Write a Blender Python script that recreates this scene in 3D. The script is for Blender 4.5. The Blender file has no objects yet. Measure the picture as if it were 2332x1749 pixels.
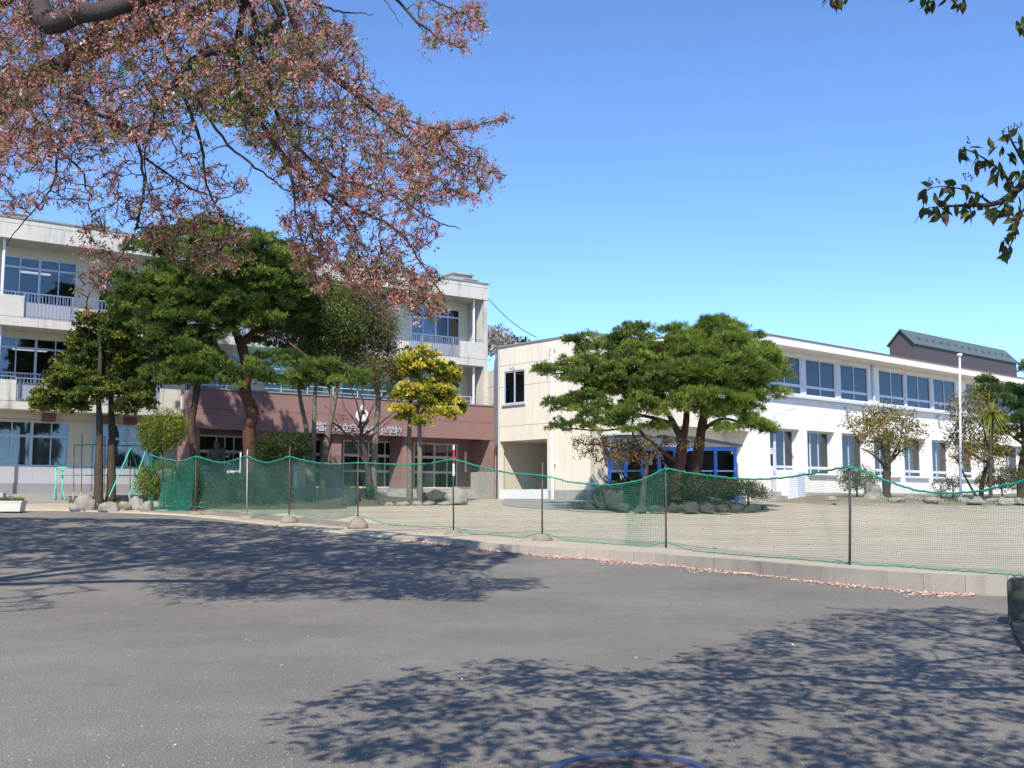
import bpy, math, random
import numpy as np
from mathutils import Vector, noise
S=bpy.context.scene; C=S.collection
rng=np.random.default_rng(7); random.seed(7)
R=math.radians
# ---------------------------------------------------------------- camera
F=2450.;CX=1166.;CY=874.5;HZ=1140.;EYE=1.5
PT=math.atan((HZ-CY)/F);cp,sp=math.cos(PT),math.sin(PT)
cam=bpy.data.cameras.new('camera');co=bpy.data.objects.new('camera',cam);C.objects.link(co)
co.location=(0,0,EYE);co.rotation_euler=(R(90)+PT,0,0)
cam.sensor_width=36;cam.lens=F/2332*36;cam.clip_end=3000;cam.clip_start=.05
S.camera=co
# ---------------------------------------------------------------- light
SUN_EL=R(47);LDIR=np.array([.12,.99]);LDIR/=np.hypot(*LDIR)
w=bpy.data.worlds.new('World');S.world=w;w.use_nodes=True
nt=w.node_tree;bg=nt.nodes['Background'];sk=nt.nodes.new('ShaderNodeTexSky')
sk.sky_type='NISHITA';sk.sun_disc=False;sk.sun_elevation=SUN_EL
sk.sun_rotation=math.atan2(-LDIR[0],-LDIR[1]);sk.altitude=0;sk.air_density=.5;sk.dust_density=0;sk.ozone_density=1.2
tm=nt.nodes.new('ShaderNodeMix');tm.data_type='RGBA';tm.blend_type='MULTIPLY';tm.inputs[0].default_value=1;tm.inputs[7].default_value=(1.08,1.34,1.6,1);nt.links.new(sk.outputs[0],tm.inputs[6]);nt.links.new(tm.outputs[2],bg.inputs[0]);bg.inputs[1].default_value=.15
sl=bpy.data.lights.new('sun','SUN');sl.energy=4.4;sl.angle=R(.5);sl.color=(1,.94,.86)
so=bpy.data.objects.new('sun',sl);C.objects.link(so)
L3=Vector((LDIR[0]*math.cos(SUN_EL),LDIR[1]*math.cos(SUN_EL),-math.sin(SUN_EL)))
so.rotation_euler=L3.to_track_quat('-Z','Y').to_euler();so.location=(0,-20,30)
S.view_settings.view_transform='Standard';S.view_settings.look='None';S.view_settings.gamma=1
S.view_settings.exposure=.5
S.render.engine='CYCLES'
cy=S.cycles;cy.use_denoising=True;cy.max_bounces=6;cy.transparent_max_bounces=12;cy.diffuse_bounces=3;cy.glossy_bounces=3
cy.sample_clamp_indirect=6
# ---------------------------------------------------------------- projection helpers
def ray(px,py):
    x=(px-CX)/F;v=(CY-py)/F
    return np.array([x,cp-v*sp,sp+v*cp])
def at(px,py,Y):
    r=ray(px,py);return np.array([0,0,EYE])+r*Y/r[1]
def proj(p):
    p=np.asarray(p,float)-np.array([0,0,EYE])
    d=p[...,1]*cp+p[...,2]*sp;u=-p[...,1]*sp+p[...,2]*cp
    return CX+F*p[...,0]/d,CY-F*u/d,d
class Plane:
    def __init__(s,O,u):
        s.O=np.array(O,float)[:2];s.u=np.array(u,float)/np.hypot(*u);s.n=np.array([s.u[1],-s.u[0]])
    def hit(s,px,py,off=0):
        r=ray(px,py);O=s.O+s.n*off;t=(O@s.n)/(r[:2]@s.n);q=r[:2]*t
        return (q-s.O)@s.u,EYE+r[2]*t
    def P(s,a,z,off=0):
        q=s.O+s.u*a+s.n*off;return (q[0],q[1],z)
def vpdir(x):
    r=ray(x,HZ);return r[:2]/np.hypot(*r[:2])
uA=vpdir(4600);uB=vpdir(3950)
PA=Plane(at(1110,1135,57),uA)
PB=Plane(at(1727,1140,51),uB)
# ---------------------------------------------------------------- materials
MATS={}
def mat(name,col,rough=.8,spec=.3,metal=0,noise_amt=.12,noise_scale=6,stain=0,bump=0,lines=None,vlines=None,bscale=40,stretch=1,coat=0):
    if name in MATS: return MATS[name]
    m=bpy.data.materials.new(name);m.use_nodes=True;n=m.node_tree.nodes;l=m.node_tree.links
    b=n['Principled BSDF'];b.inputs['Roughness'].default_value=rough;b.inputs['Metallic'].default_value=metal
    b.inputs['Specular IOR Level'].default_value=spec
    g=n.new('ShaderNodeNewGeometry')
    def mth(op,a,bb=None,clamp=False):
        q=n.new('ShaderNodeMath');q.operation=op;q.use_clamp=clamp
        for i,v in enumerate([a,bb]):
            if v is None: continue
            if isinstance(v,(int,float)): q.inputs[i].default_value=v
            else: l.new(v,q.inputs[i])
        return q.outputs[0]
    def noi(scale,det=4,vec=None,rg=.6):
        q=n.new('ShaderNodeTexNoise');q.inputs['Scale'].default_value=scale;q.inputs['Detail'].default_value=det;q.inputs['Roughness'].default_value=rg
        l.new(vec or g.outputs['Position'],q.inputs['Vector']);return q.outputs['Fac']
    f1=noi(noise_scale);f2=noi(noise_scale*.13,3)
    v=mth('ADD',mth('MULTIPLY',mth('SUBTRACT',f1,.5),2*noise_amt),mth('MULTIPLY',mth('SUBTRACT',f2,.5),2.4*noise_amt))
    v=mth('ADD',v,1.0)
    if stain>0:
        mp=n.new('ShaderNodeMapping');mp.inputs['Scale'].default_value=(1.3,1.3,.18);l.new(g.outputs['Position'],mp.inputs['Vector'])
        s1=noi(1.6,6,mp.outputs[0],.7)
        mr=n.new('ShaderNodeMapRange');mr.inputs[1].default_value=.52;mr.inputs[2].default_value=.75;l.new(s1,mr.inputs[0])
        v=mth('SUBTRACT',v,mth('MULTIPLY',mr.outputs[0],stain))
        s2=noi(.9,7,None,.75);mr=n.new('ShaderNodeMapRange');mr.inputs[1].default_value=.55;mr.inputs[2].default_value=.72;l.new(s2,mr.inputs[0])
        v=mth('SUBTRACT',v,mth('MULTIPLY',mr.outputs[0],stain*.6))
    if lines:
        sx=n.new('ShaderNodeSeparateXYZ');l.new(g.outputs['Position'],sx.inputs[0])
        for z0 in lines:
            d=mth('ABSOLUTE',mth('SUBTRACT',sx.outputs[2],z0));k=mth('LESS_THAN',d,.016)
            v=mth('SUBTRACT',v,mth('MULTIPLY',k,.45))
    if vlines:
        (ox,oy,ux,uy,per,ph)=vlines
        dt=n.new('ShaderNodeVectorMath');dt.operation='DOT_PRODUCT';dt.inputs[1].default_value=(ux,uy,0)
        l.new(g.outputs['Position'],dt.inputs[0])
        q=mth('ADD',dt.outputs['Value'],-(ox*ux+oy*uy)+ph+1000*per);q=mth('MODULO',q,per);k=mth('LESS_THAN',q,.025)
        v=mth('SUBTRACT',v,mth('MULTIPLY',k,.2))
    mx=n.new('ShaderNodeVectorMath');mx.operation='SCALE';mx.inputs[0].default_value=col;l.new(v,mx.inputs['Scale'])
    l.new(mx.outputs[0],b.inputs['Base Color'])
    if bump>0:
        bp=n.new('ShaderNodeBump');bp.inputs['Strength'].default_value=bump;bp.inputs['Distance'].default_value=.02
        l.new(noi(bscale,5),bp.inputs['Height']);l.new(bp.outputs[0],b.inputs['Normal'])
    MATS[name]=m;return m
zsA=[12.83,8.97,5.52,2.22]
vA=(PA.O[0],PA.O[1],uA[0],uA[1],3.98,1.3)
M={}
M['fascia']=mat('weathered concrete',(.57,.535,.46),.9,.2,noise_amt=.08,stain=.5,lines=zsA,vlines=vA,bump=.25)
M['wallA']=mat('cream painted wall',(.69,.61,.46),.85,.2,noise_amt=.05,stain=.12,lines=[8.3,4.9],vlines=(PA.O[0],PA.O[1],uA[0],uA[1],3.98,2.2),bump=.1)
M['wallA2']=mat('grey painted wall',(.42,.41,.42),.85,.2,noise_amt=.05,stain=.12,vlines=(PA.O[0],PA.O[1],uA[0],uA[1],3.98,2.2))
M['plinth']=mat('concrete plinth',(.26,.26,.26),.9,.2,noise_amt=.1,stain=.2,bump=.3)
M['maroon']=mat('maroon textured wall',(.29,.175,.16),.85,.25,noise_amt=.1,noise_scale=25,stain=.22,lines=[5.5],bump=.6,bscale=60)
M['wallC']=mat('cream block wall',(.76,.69,.56),.85,.2,noise_amt=.05,stain=.2,lines=[7.45,4.75,6.5],vlines=(0,0,.66,-.75,2.4,.4),bump=.15)
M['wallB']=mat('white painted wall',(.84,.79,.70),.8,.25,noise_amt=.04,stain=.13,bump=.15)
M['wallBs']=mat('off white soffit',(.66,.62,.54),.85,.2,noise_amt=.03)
M['conc']=mat('bare concrete',(.38,.36,.33),.9,.2,noise_amt=.12,stain=.28,bump=.5)
M['kerb']=mat('kerb concrete',(.33,.295,.24),.9,.2,noise_amt=.12,stain=.35,bump=.6)
M['alu']=mat('grey blue aluminium frame',(.52,.57,.66),.45,.5,metal=.2,noise_amt=.03)
M['aluw']=mat('pale aluminium frame',(.66,.66,.66),.45,.5,noise_amt=.03)
M['alub']=mat('pale lilac frame',(.58,.61,.69),.5,.4,noise_amt=.03)
M['panel']=mat('grey blue panel',(.33,.35,.40),.6,.4,noise_amt=.05,vlines=(PA.O[0],PA.O[1],uA[0],uA[1],.16,0))
M['white']=mat('white paint',(.80,.80,.79),.55,.4,noise_amt=.03)
M['beige']=mat('beige bar paint',(.62,.58,.50),.6,.4,noise_amt=.03)
M['rail']=mat('grey railing steel',(.20,.225,.27),.5,.5,noise_amt=.04)
M['greenpipe']=mat('mint green pipe paint',(.10,.52,.38),.45,.5,noise_amt=.08)
M['dkgreen']=mat('dark green pipe',(.03,.22,.13),.5,.4)
M['blue']=mat('blue painted timber',(.09,.29,.78),.6,.4,noise_amt=.12,noise_scale=12)
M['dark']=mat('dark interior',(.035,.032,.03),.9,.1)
M['room']=mat('classroom wall',(.38,.38,.37),.9,.1)
M['curtain']=mat('curtain cloth',(.80,.80,.72),.9,.1,noise_amt=.08,noise_scale=8)
M['brown']=mat('brown cladding',(.085,.068,.065),.6,.4,noise_amt=.05,vlines=(0,0,uB[0],uB[1],.5,0))
M['groof']=mat('green metal roof',(.105,.13,.115),.45,.5,noise_amt=.08,vlines=(0,0,uB[0],uB[1],.75,0))
M['mroof']=mat('maroon metal roof',(.20,.10,.09),.6,.4,noise_amt=.06)
M['bark']=mat('grey brown bark',(.075,.06,.045),.95,.1,noise_amt=.35,noise_scale=14,bump=1,bscale=30)
M['barkl']=mat('pale lichen bark',(.17,.15,.115),.95,.1,noise_amt=.4,noise_scale=9,bump=1,bscale=30)
M['barkd']=mat('dark cherry bark',(.065,.05,.045),.9,.2,noise_amt=.4,noise_scale=20,bump=1,bscale=40)
M['barkp']=mat('red pine bark',(.11,.055,.038),.95,.1,noise_amt=.4,noise_scale=8,bump=1,bscale=22)
M['barkpd']=mat('dark pine bark',(.085,.052,.038),.95,.1,noise_amt=.4,noise_scale=8,bump=1,bscale=22)
M['rock']=mat('garden rock',(.28,.25,.21),.95,.2,noise_amt=.3,noise_scale=5,bump=1,bscale=12)
M['rockd']=mat('dark garden rock',(.06,.056,.046),.95,.2,noise_amt=.3,noise_scale=5,bump=1,bscale=12)
M['statue']=mat('mossy stone statue',(.10,.10,.08),.9,.2,noise_amt=.25,noise_scale=12,bump=.6)
M['weight']=mat('sandy concrete',(.27,.23,.17),.95,.1,noise_amt=.3,noise_scale=8,bump=1,bscale=25)
M['rust']=mat('rusty steel pole',(.115,.07,.05),.8,.3,noise_amt=.3,noise_scale=18)
M['steel']=mat('grey steel pole',(.40,.40,.38),.5,.5,noise_amt=.1)
M['dpole']=mat('dark steel pole',(.07,.06,.05),.7,.3,noise_amt=.25,noise_scale=20)
M['net']=mat('green net cord',(.03,.15,.10),.7,.3,noise_amt=.1)
M['rope']=mat('bright green rope',(.02,.25,.15),.6,.3,noise_amt=.15,noise_scale=30)
M['soil']=mat('garden soil',(.23,.19,.13),.95,.1,noise_amt=.3,noise_scale=4,bump=1,bscale=25)
M['mound']=mat('dark soil with needles',(.115,.095,.065),.95,.1,noise_amt=.35,noise_scale=6,bump=1,bscale=25)
M['white_emit']=mat('white fixture',(.8,.8,.8),.5,.3)
b=M['white_emit'].node_tree.nodes['Principled BSDF'];b.inputs['Emission Color'].default_value=(1,1,1,1);b.inputs['Emission Strength'].default_value=.9
M['redcone']=mat('red plastic',(.55,.03,.03),.5,.4)
M['terra']=mat('terracotta plastic',(.33,.10,.05),.7,.3)
M['planter']=mat('cream plastic planter',(.58,.55,.45),.6,.3)
M['yellow']=mat('yellow petals',(.85,.62,.02),.7,.2,noise_amt=.2)
M['redfl']=mat('dark red petals',(.25,.02,.04),.7,.2,noise_amt=.2)
M['whitefl']=mat('white petals',(.8,.76,.76),.7,.2,noise_amt=.1)
M['pinkp']=mat('fallen pink blossom',(.72,.48,.38),.8,.2,noise_amt=.5,noise_scale=25)
M['petal']=mat('faded petals',(.66,.57,.54),.8,.2,noise_amt=.2)
M['letter']=mat('white metal letters',(.62,.64,.70),.35,.6,metal=.4)
M['roofgrey']=mat('grey roof metal',(.40,.42,.42),.5,.5)
def glassmat():
    m=bpy.data.materials.new('window glass');m.use_nodes=True;n=m.node_tree.nodes;l=m.node_tree.links
    n.remove(n['Principled BSDF']);o=n['Material Output']
    t=n.new('ShaderNodeBsdfTransparent');t.inputs[0].default_value=(.66,.70,.73,1)
    g=n.new('ShaderNodeBsdfGlossy');g.inputs['Roughness'].default_value=.03
    fr=n.new('ShaderNodeFresnel');fr.inputs[0].default_value=1.85
    mx=n.new('ShaderNodeMixShader');l.new(fr.outputs[0],mx.inputs[0]);l.new(t.outputs[0],mx.inputs[1]);l.new(g.outputs[0],mx.inputs[2]);l.new(mx.outputs[0],o.inputs[0]);return m
M['glass']=glassmat()
def netsheet(name,col,a):
    m=bpy.data.materials.new(name);m.use_nodes=True;n=m.node_tree.nodes;l=m.node_tree.links
    b=n['Principled BSDF'];b.inputs['Base Color'].default_value=(*col,1);b.inputs['Roughness'].default_value=.8
    o=n['Material Output'];t=n.new('ShaderNodeBsdfTransparent');tl=n.new('ShaderNodeBsdfTranslucent');tl.inputs[0].default_value=(*col,1)
    m1=n.new('ShaderNodeMixShader');m1.inputs[0].default_value=.35;l.new(b.outputs[0],m1.inputs[1]);l.new(tl.outputs[0],m1.inputs[2])
    g=n.new('ShaderNodeNewGeometry');nz=n.new('ShaderNodeTexNoise');nz.inputs['Scale'].default_value=1.3;nz.inputs['Detail'].default_value=6
    l.new(g.outputs['Position'],nz.inputs['Vector']);mr=n.new('ShaderNodeMapRange');mr.inputs[1].default_value=.3;mr.inputs[2].default_value=.7;mr.inputs[3].default_value=max(0,a-.13);mr.inputs[4].default_value=a+.13
    l.new(nz.outputs[0],mr.inputs[0])
    m2=n.new('ShaderNodeMixShader');l.new(mr.outputs[0],m2.inputs[0]);l.new(t.outputs[0],m2.inputs[1]);l.new(m1.outputs[0],m2.inputs[2]);l.new(m2.outputs[0],o.inputs[0]);return m
M['netfine']=netsheet('fine green net cloth',(.075,.13,.095),.40)
M['netbright']=netsheet('bright green net cloth',(.03,.28,.19),.3)
M['netpale']=netsheet('pale teal balcony net',(.10,.42,.36),.2)
def leafmat(name,trans=.35,rough=.6):
    m=bpy.data.materials.new(name);m.use_nodes=True;n=m.node_tree.nodes;l=m.node_tree.links
    b=n['Principled BSDF'];b.inputs['Roughness'].default_value=rough;b.inputs['Specular IOR Level'].default_value=.25
    a=n.new('ShaderNodeAttribute');a.attribute_name='tint';l.new(a.outputs['Color'],b.inputs['Base Color'])
    t=n.new('ShaderNodeBsdfTranslucent');l.new(a.outputs['Color'],t.inputs[0])
    mx=n.new('ShaderNodeMixShader');mx.inputs[0].default_value=trans;l.new(b.outputs[0],mx.inputs[1]);l.new(t.outputs[0],mx.inputs[2])
    l.new(mx.outputs[0],n['Material Output'].inputs[0]);return m
M['blossom']=leafmat('blossom',.5);M['leaf']=leafmat('leaf',.4);M['needle']=leafmat('needle',.32,.7)
def groundmat(name,base,kind):
    m=bpy.data.materials.new(name);m.use_nodes=True;n=m.node_tree.nodes;l=m.node_tree.links
    b=n['Principled BSDF'];b.inputs['Roughness'].default_value=.9;b.inputs['Specular IOR Level'].default_value=.25
    g=n.new('ShaderNodeNewGeometry')
    def noi(s,d=5,r=.6,vec=None):
        q=n.new('ShaderNodeTexNoise');q.inputs['Scale'].default_value=s;q.inputs['Detail'].default_value=d;q.inputs['Roughness'].default_value=r;l.new(vec or g.outputs['Position'],q.inputs['Vector']);return q.outputs['Fac']
    def mr(v,a,bb,c,d):
        q=n.new('ShaderNodeMapRange');[q.inputs[i+1].__setattr__('default_value',x) for i,x in enumerate((a,bb,c,d))];l.new(v,q.inputs[0]);return q.outputs[0]
    def mul(a,bb):
        q=n.new('ShaderNodeMath');q.operation='MULTIPLY';l.new(a,q.inputs[0]);l.new(bb,q.inputs[1]);return q.outputs[0]
    if kind=='asphalt':
        v=mul(mr(noi(.35,6),.3,.7,.80,1.16),mr(noi(60,3,.7),.3,.7,.5,1.5));v=mul(v,mr(noi(2.4,5,.7),.3,.7,.93,1.07))
        v=mul(v,mr(noi(170,2,.6),.35,.65,.6,1.4));v=mul(v,mr(noi(1.1,8,.75),.58,.72,1,1.16))
        vo=n.new('ShaderNodeTexVoronoi');vo.feature='DISTANCE_TO_EDGE';vo.inputs['Scale'].default_value=.16
        wn=n.new('ShaderNodeTexNoise');wn.inputs['Scale'].default_value=1.2;wn.inputs['Detail'].default_value=6;l.new(g.outputs['Position'],wn.inputs['Vector'])
        ad=n.new('ShaderNodeVectorMath');ad.operation='ADD';l.new(g.outputs['Position'],ad.inputs[0]);l.new(wn.outputs['Color'],ad.inputs[1]);l.new(ad.outputs[0],vo.inputs['Vector'])
        bs=70
    elif kind=='sand':
        mp=n.new('ShaderNodeMapping');mp.inputs['Scale'].default_value=(.5,2.2,1);l.new(g.outputs['Position'],mp.inputs['Vector'])
        v=mul(mr(noi(.5,6,.65,mp.outputs[0]),.3,.7,.82,1.12),mr(noi(30,4,.7),.3,.7,.86,1.12));v=mul(v,mr(noi(3,6,.7),.35,.7,1.05,.88));bs=30
    else:
        v=mul(mr(noi(.4,6),.3,.7,.85,1.12),mr(noi(40,3,.7),.3,.7,.85,1.15));bs=50
    sc=n.new('ShaderNodeVectorMath');sc.operation='SCALE';sc.inputs[0].default_value=base;l.new(v,sc.inputs['Scale']);l.new(sc.outputs[0],b.inputs['Base Color'])
    bp=n.new('ShaderNodeBump');bp.inputs['Strength'].default_value=.5;bp.inputs['Distance'].default_value=.01;l.new(noi(bs,4,.7),bp.inputs['Height']);l.new(bp.outputs[0],b.inputs['Normal'])
    return m
M['asphalt']=groundmat('asphalt',(.188,.169,.142),'asphalt')
M['sand']=groundmat('sand',(.44,.375,.275),'sand')
M['pave']=groundmat('old paving',(.27,.255,.235),'pave')
# ---------------------------------------------------------------- mesh helpers
def link(name,me,parent=None,m=None):
    o=bpy.data.objects.new(name,me);C.objects.link(o)
    if m is not None: me.materials.append(M[m] if isinstance(m,str) else m)
    if parent is not None:
        o.parent=parent
    return o
def root_of(p):
    while p is not None and p.parent is not None: p=p.parent
    return p
def npmesh(name,V,Fq,m,parent=None,tint=None,smooth=False):
    """V (n,3) world coords, Fq (k,3|4) int"""
    V=np.asarray(V,dtype=np.float64)
    r=root_of(parent)
    if r is not None: V=V-np.array(r.location)
    me=bpy.data.meshes.new(name);Fq=np.asarray(Fq,dtype=np.int32);k=Fq.shape[1]
    me.vertices.add(len(V));me.vertices.foreach_set('co',V.astype(np.float32).ravel())
    me.loops.add(Fq.size);me.loops.foreach_set('vertex_index',Fq.ravel())
    me.polygons.add(len(Fq));me.polygons.foreach_set('loop_start',np.arange(0,Fq.size,k,dtype=np.int32))
    me.update(calc_edges=True)
    if smooth: me.polygons.foreach_set('use_smooth',np.ones(len(Fq),bool))
    if tint is not None:
        a=me.color_attributes.new('tint','FLOAT_COLOR','POINT')
        c=np.ones((len(V),4),np.float32);c[:,:3]=tint;a.data.foreach_set('color',c.ravel())
    o=link(name,me,parent,m)
    return o
class MB:
    def __init__(s): s.v=[];s.f=[]
    def add(s,vs,fs):
        k=len(s.v);s.v+= [tuple(map(float,v)) for v in vs];s.f+=[tuple(i+k for i in f) for f in fs]
    def hexa(s,p):  # 8 pts: bottom 4 ccw, top 4
        s.add(p,[(0,3,2,1),(4,5,6,7),(0,1,5,4),(1,2,6,5),(2,3,7,6),(3,0,4,7)])
    def box(s,x0,x1,y0,y1,z0,z1): s.hexa([(x0,y0,z0),(x1,y0,z0),(x1,y1,z0),(x0,y1,z0),(x0,y0,z1),(x1,y0,z1),(x1,y1,z1),(x0,y1,z1)])
    def pb(s,pl,s0,s1,z0,z1,o0,o1):  # box in plane frame; o0 front(>) o1 back
        a,b=max(o0,o1),min(o0,o1)
        s.hexa([pl.P(s0,z0,a),pl.P(s1,z0,a),pl.P(s1,z0,b),pl.P(s0,z0,b),pl.P(s0,z1,a),pl.P(s1,z1,a),pl.P(s1,z1,b),pl.P(s0,z1,b)])
    def tube(s,pts,rad,n=8,cap=True):
        pts=[Vector(p) for p in pts]
        if not hasattr(rad,'__len__'): rad=[rad]*len(pts)
        k=len(s.v);prev=None
        for i,p in enumerate(pts):
            t=(pts[min(i+1,len(pts)-1)]-pts[max(i-1,0)]).normalized()
            if prev is None: a=t.orthogonal().normalized()
            else: a=(prev-t*prev.dot(t)).normalized()
            prev=a;b_=t.cross(a)
            for j in range(n):
                q=2*math.pi*j/n;s.v.append(tuple(p+(a*math.cos(q)+b_*math.sin(q))*rad[i]))
        for i in range(len(pts)-1):
            for j in range(n):
                s.f.append((k+i*n+j,k+i*n+(j+1)%n,k+(i+1)*n+(j+1)%n,k+(i+1)*n+j))
        if cap:
            s.f.append(tuple(k+j for j in range(n))[::-1]);s.f.append(tuple(k+(len(pts)-1)*n+j for j in range(n)))
    def lathe(s,c,prof,n=20,sx=1,sy=1):
        k=len(s.v)
        for (r,z) in prof:
            for j in range(n):
                q=2*math.pi*j/n;s.v.append((c[0]+r*math.cos(q)*sx,c[1]+r*math.sin(q)*sy,c[2]+z))
        for i in range(len(prof)-1):
            for j in range(n): s.f.append((k+i*n+j,k+i*n+(j+1)%n,k+(i+1)*n+(j+1)%n,k+(i+1)*n+j))
        s.f.append(tuple(k+j for j in range(n))[::-1]);s.f.append(tuple(k+(len(prof)-1)*n+j for j in range(n)))
    def wall(s,pl,s0,s1,z0,z1,holes,o0,o1):
        xs=sorted({s0,s1,*[h[0] for h in holes],*[h[1] for h in holes]});zs=sorted({z0,z1,*[h[2] for h in holes],*[h[3] for h in holes]})
        xs=[x for x in xs if s0<=x<=s1];zs=[z for z in zs if z0<=z<=z1]
        def solid(i,j):
            if i<0 or j<0 or i>=len(xs)-1 or j>=len(zs)-1: return False
            x=(xs[i]+xs[i+1])/2;z=(zs[j]+zs[j+1])/2
            return not any(h[0]<x<h[1] and h[2]<z<h[3] for h in holes)
        for i in range(len(xs)-1):
            for j in range(len(zs)-1):
                if not solid(i,j): continue
                a,b,c,d=xs[i],xs[i+1],zs[j],zs[j+1];P=pl.P
                s.add([P(a,c,o0),P(b,c,o0),P(b,d,o0),P(a,d,o0)],[(0,1,2,3)])
                s.add([P(a,c,o1),P(b,c,o1),P(b,d,o1),P(a,d,o1)],[(3,2,1,0)])
                if not solid(i-1,j): s.add([P(a,c,o0),P(a,d,o0),P(a,d,o1),P(a,c,o1)],[(0,1,2,3)])
                if not solid(i+1,j): s.add([P(b,c,o0),P(b,d,o0),P(b,d,o1),P(b,c,o1)],[(3,2,1,0)])
                if not solid(i,j-1): s.add([P(a,c,o0),P(b,c,o0),P(b,c,o1),P(a,c,o1)],[(3,2,1,0)])
                if not solid(i,j+1): s.add([P(a,d,o0),P(b,d,o0),P(b,d,o1),P(a,d,o1)],[(0,1,2,3)])
    def build(s,name,m,parent=None,smooth=False,bevel=0):
        r=root_of(parent);off=Vector(r.location) if r is not None else Vector((0,0,0))
        me=bpy.data.meshes.new(name);me.from_pydata([(v[0]-off[0],v[1]-off[1],v[2]-off[2]) for v in s.v],[],s.f);me.update()
        if smooth: me.polygons.foreach_set('use_smooth',[True]*len(me.polygons))
        o=link(name,me,parent,m)
        if bevel:
            bv=o.modifiers.new('bevel','BEVEL');bv.width=bevel;bv.segments=2;bv.limit_method='ANGLE'
        return o
def tag(o,label=None,cat=None,group=None,kind=None):
    if label:o['label']=label
    if cat:o['category']=cat
    if group:o['group']=group
    if kind:o['kind']=kind
    return o
def thing(name,loc,label,cat,group=None):
    o=bpy.data.objects.new(name,None);C.objects.link(o);o.location=tuple(map(float,loc));o.empty_display_size=.3
    return tag(o,label,cat,group)
def catmull(pts,n=6):
    P=[np.array(p,float) for p in pts];P=[2*P[0]-P[1]]+P+[2*P[-1]-P[-2]];out=[]
    for i in range(1,len(P)-2):
        for k in range(n):
            t=k/n;a,b,c,d=P[i-1],P[i],P[i+1],P[i+2]
            out.append(.5*((2*b)+(-a+c)*t+(2*a-5*b+4*c-d)*t*t+(-a+3*b-3*c+d)*t**3))
    out.append(P[-2]);return np.array(out)
# ---------------------------------------------------------------- terrain
ctl=[]
for x in (-30,-12,0,12,30):
    for y in (-20,0,12): ctl.append((x,y,0))
ctl+=[(-9,16,.02),(0,17,0),(8,17.3,.02),(20,17,.02)]
def cpx(px,py,D,dz=0): 
    p=at(px,py,D);ctl.append((p[0],p[1],p[2]+dz))
cpx(1517,1283,24.5);cpx(1033,1240,26.5);cpx(815,1208,31);cpx(655,1197,33.5);cpx(450,1176,36.3);cpx(0,1166,38);cpx(1935,1282,20,-.25);cpx(1480,1164,38,-.05)
ctl+=[(-20.8,44,1.72),(-30,38,1.4),(-10,50,1.62),(-1.3,56,1.52),(3.2,43,1.48),(11,50,1.45),(22,60,1.5),(34,70,1.6),(60,60,1.3),(60,30,.6),(-60,60,2),(-60,20,.5),(0,90,1.8),(80,100,1.8),(-60,100,2)]
ctl=np.array(ctl)
def tps(r2): return np.where(r2>1e-9,.5*r2*np.log(np.maximum(r2,1e-9)),0)
_n=len(ctl);_K=tps(((ctl[:,None,:2]-ctl[None,:,:2])**2).sum(-1))+np.eye(_n)*8.
_A=np.zeros((_n+3,_n+3));_A[:_n,:_n]=_K;_A[:_n,_n]=1;_A[:_n,_n+1:]=ctl[:,:2];_A[_n:,:_n]=_A[:_n,_n:].T
_w=np.linalg.solve(_A,np.r_[ctl[:,2],0,0,0])
def rz(x,y):
    x=np.clip(np.asarray(x,float),-90,110);y=np.clip(np.asarray(y,float),-30,120)
    d=(x[...,None]-ctl[:,0])**2+(y[...,None]-ctl[:,1])**2
    z=tps(d)@_w[:_n]+_w[_n]+_w[_n+1]*x+_w[_n+2]*y
    k=np.clip((y-11)/6,0,1);k=k*k*(3-2*k)
    return z*k
def gh(px,py,fn=rz,dz=0):
    r=ray(px,py);t=5.
    for _ in range(400):
        p=np.array([0,0,EYE])+r*t
        e=p[2]-(float(fn(p[0],p[1]))+dz)
        if e<.002: break
        t+=max(.01,min(1,e*3))
    return p
# road / base sheet: one sheet out to the horizon
def grid_sheet(name,xs,ys,fn,m,kind='structure',mask=None):
    X,Y=np.meshgrid(xs,ys);Z=fn(X,Y);V=np.stack([X,Y,Z],-1).reshape(-1,3);nx=len(xs)
    i=np.arange(len(ys)-1)[:,None]*nx+np.arange(nx-1)[None]
    Fq=np.stack([i,i+1,i+1+nx,i+nx],-1).reshape(-1,4)
    if mask is not None:
        c=V[Fq].mean(1);Fq=Fq[mask(c[:,0],c[:,1])]
    o=npmesh(name,V,Fq,m,smooth=True);return tag(o,kind=kind)
xs=np.r_[-900,-400,-200,-120,np.linspace(-90,90,181),120,200,400,900];ys=np.r_[-200,-60,np.linspace(-30,120,151),200,400,900,1500]
grid_sheet('road',xs,ys,rz,'asphalt')
# yard edge (kerb foot) traced on the ground
edge_px=[(-140,1162),(0,1165),(130,1163),(330,1170),(480,1180),(620,1197),(760,1213),(900,1226),(1000,1237),(1130,1253),(1260,1265),(1380,1274),(1517,1286),(1680,1302),(1850,1322),(2003,1338),(2160,1350),(2330,1357),(2700,1372)]
edge=np.array([gh(*p) for p in edge_px]);edge=catmull(edge,5)[:,:2]
kh=np.interp(np.interp(np.arange(len(edge))/5,range(len(edge_px)),[p[0] for p in edge_px]),[-140,880,1000,1250,1700,2000,2700],[.0,.01,.10,.17,.22,.26,.30])
def edge_dist(x,y):
    x=np.asarray(x,float);y=np.asarray(y,float)
    d=np.full(x.shape,1e9);h=np.zeros(x.shape)
    for i in range(len(edge)-1):
        a=edge[i];b_=edge[i+1];ab=b_-a;t=np.clip(((x-a[0])*ab[0]+(y-a[1])*ab[1])/(ab@ab),0,1)
        q=np.hypot(x-a[0]-ab[0]*t,y-a[1]-ab[1]*t);hh=kh[i]*(1-t)+kh[i+1]*t
        m=q<d;d=np.where(m,q,d);h=np.where(m,hh,h)
    return d,h
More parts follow.
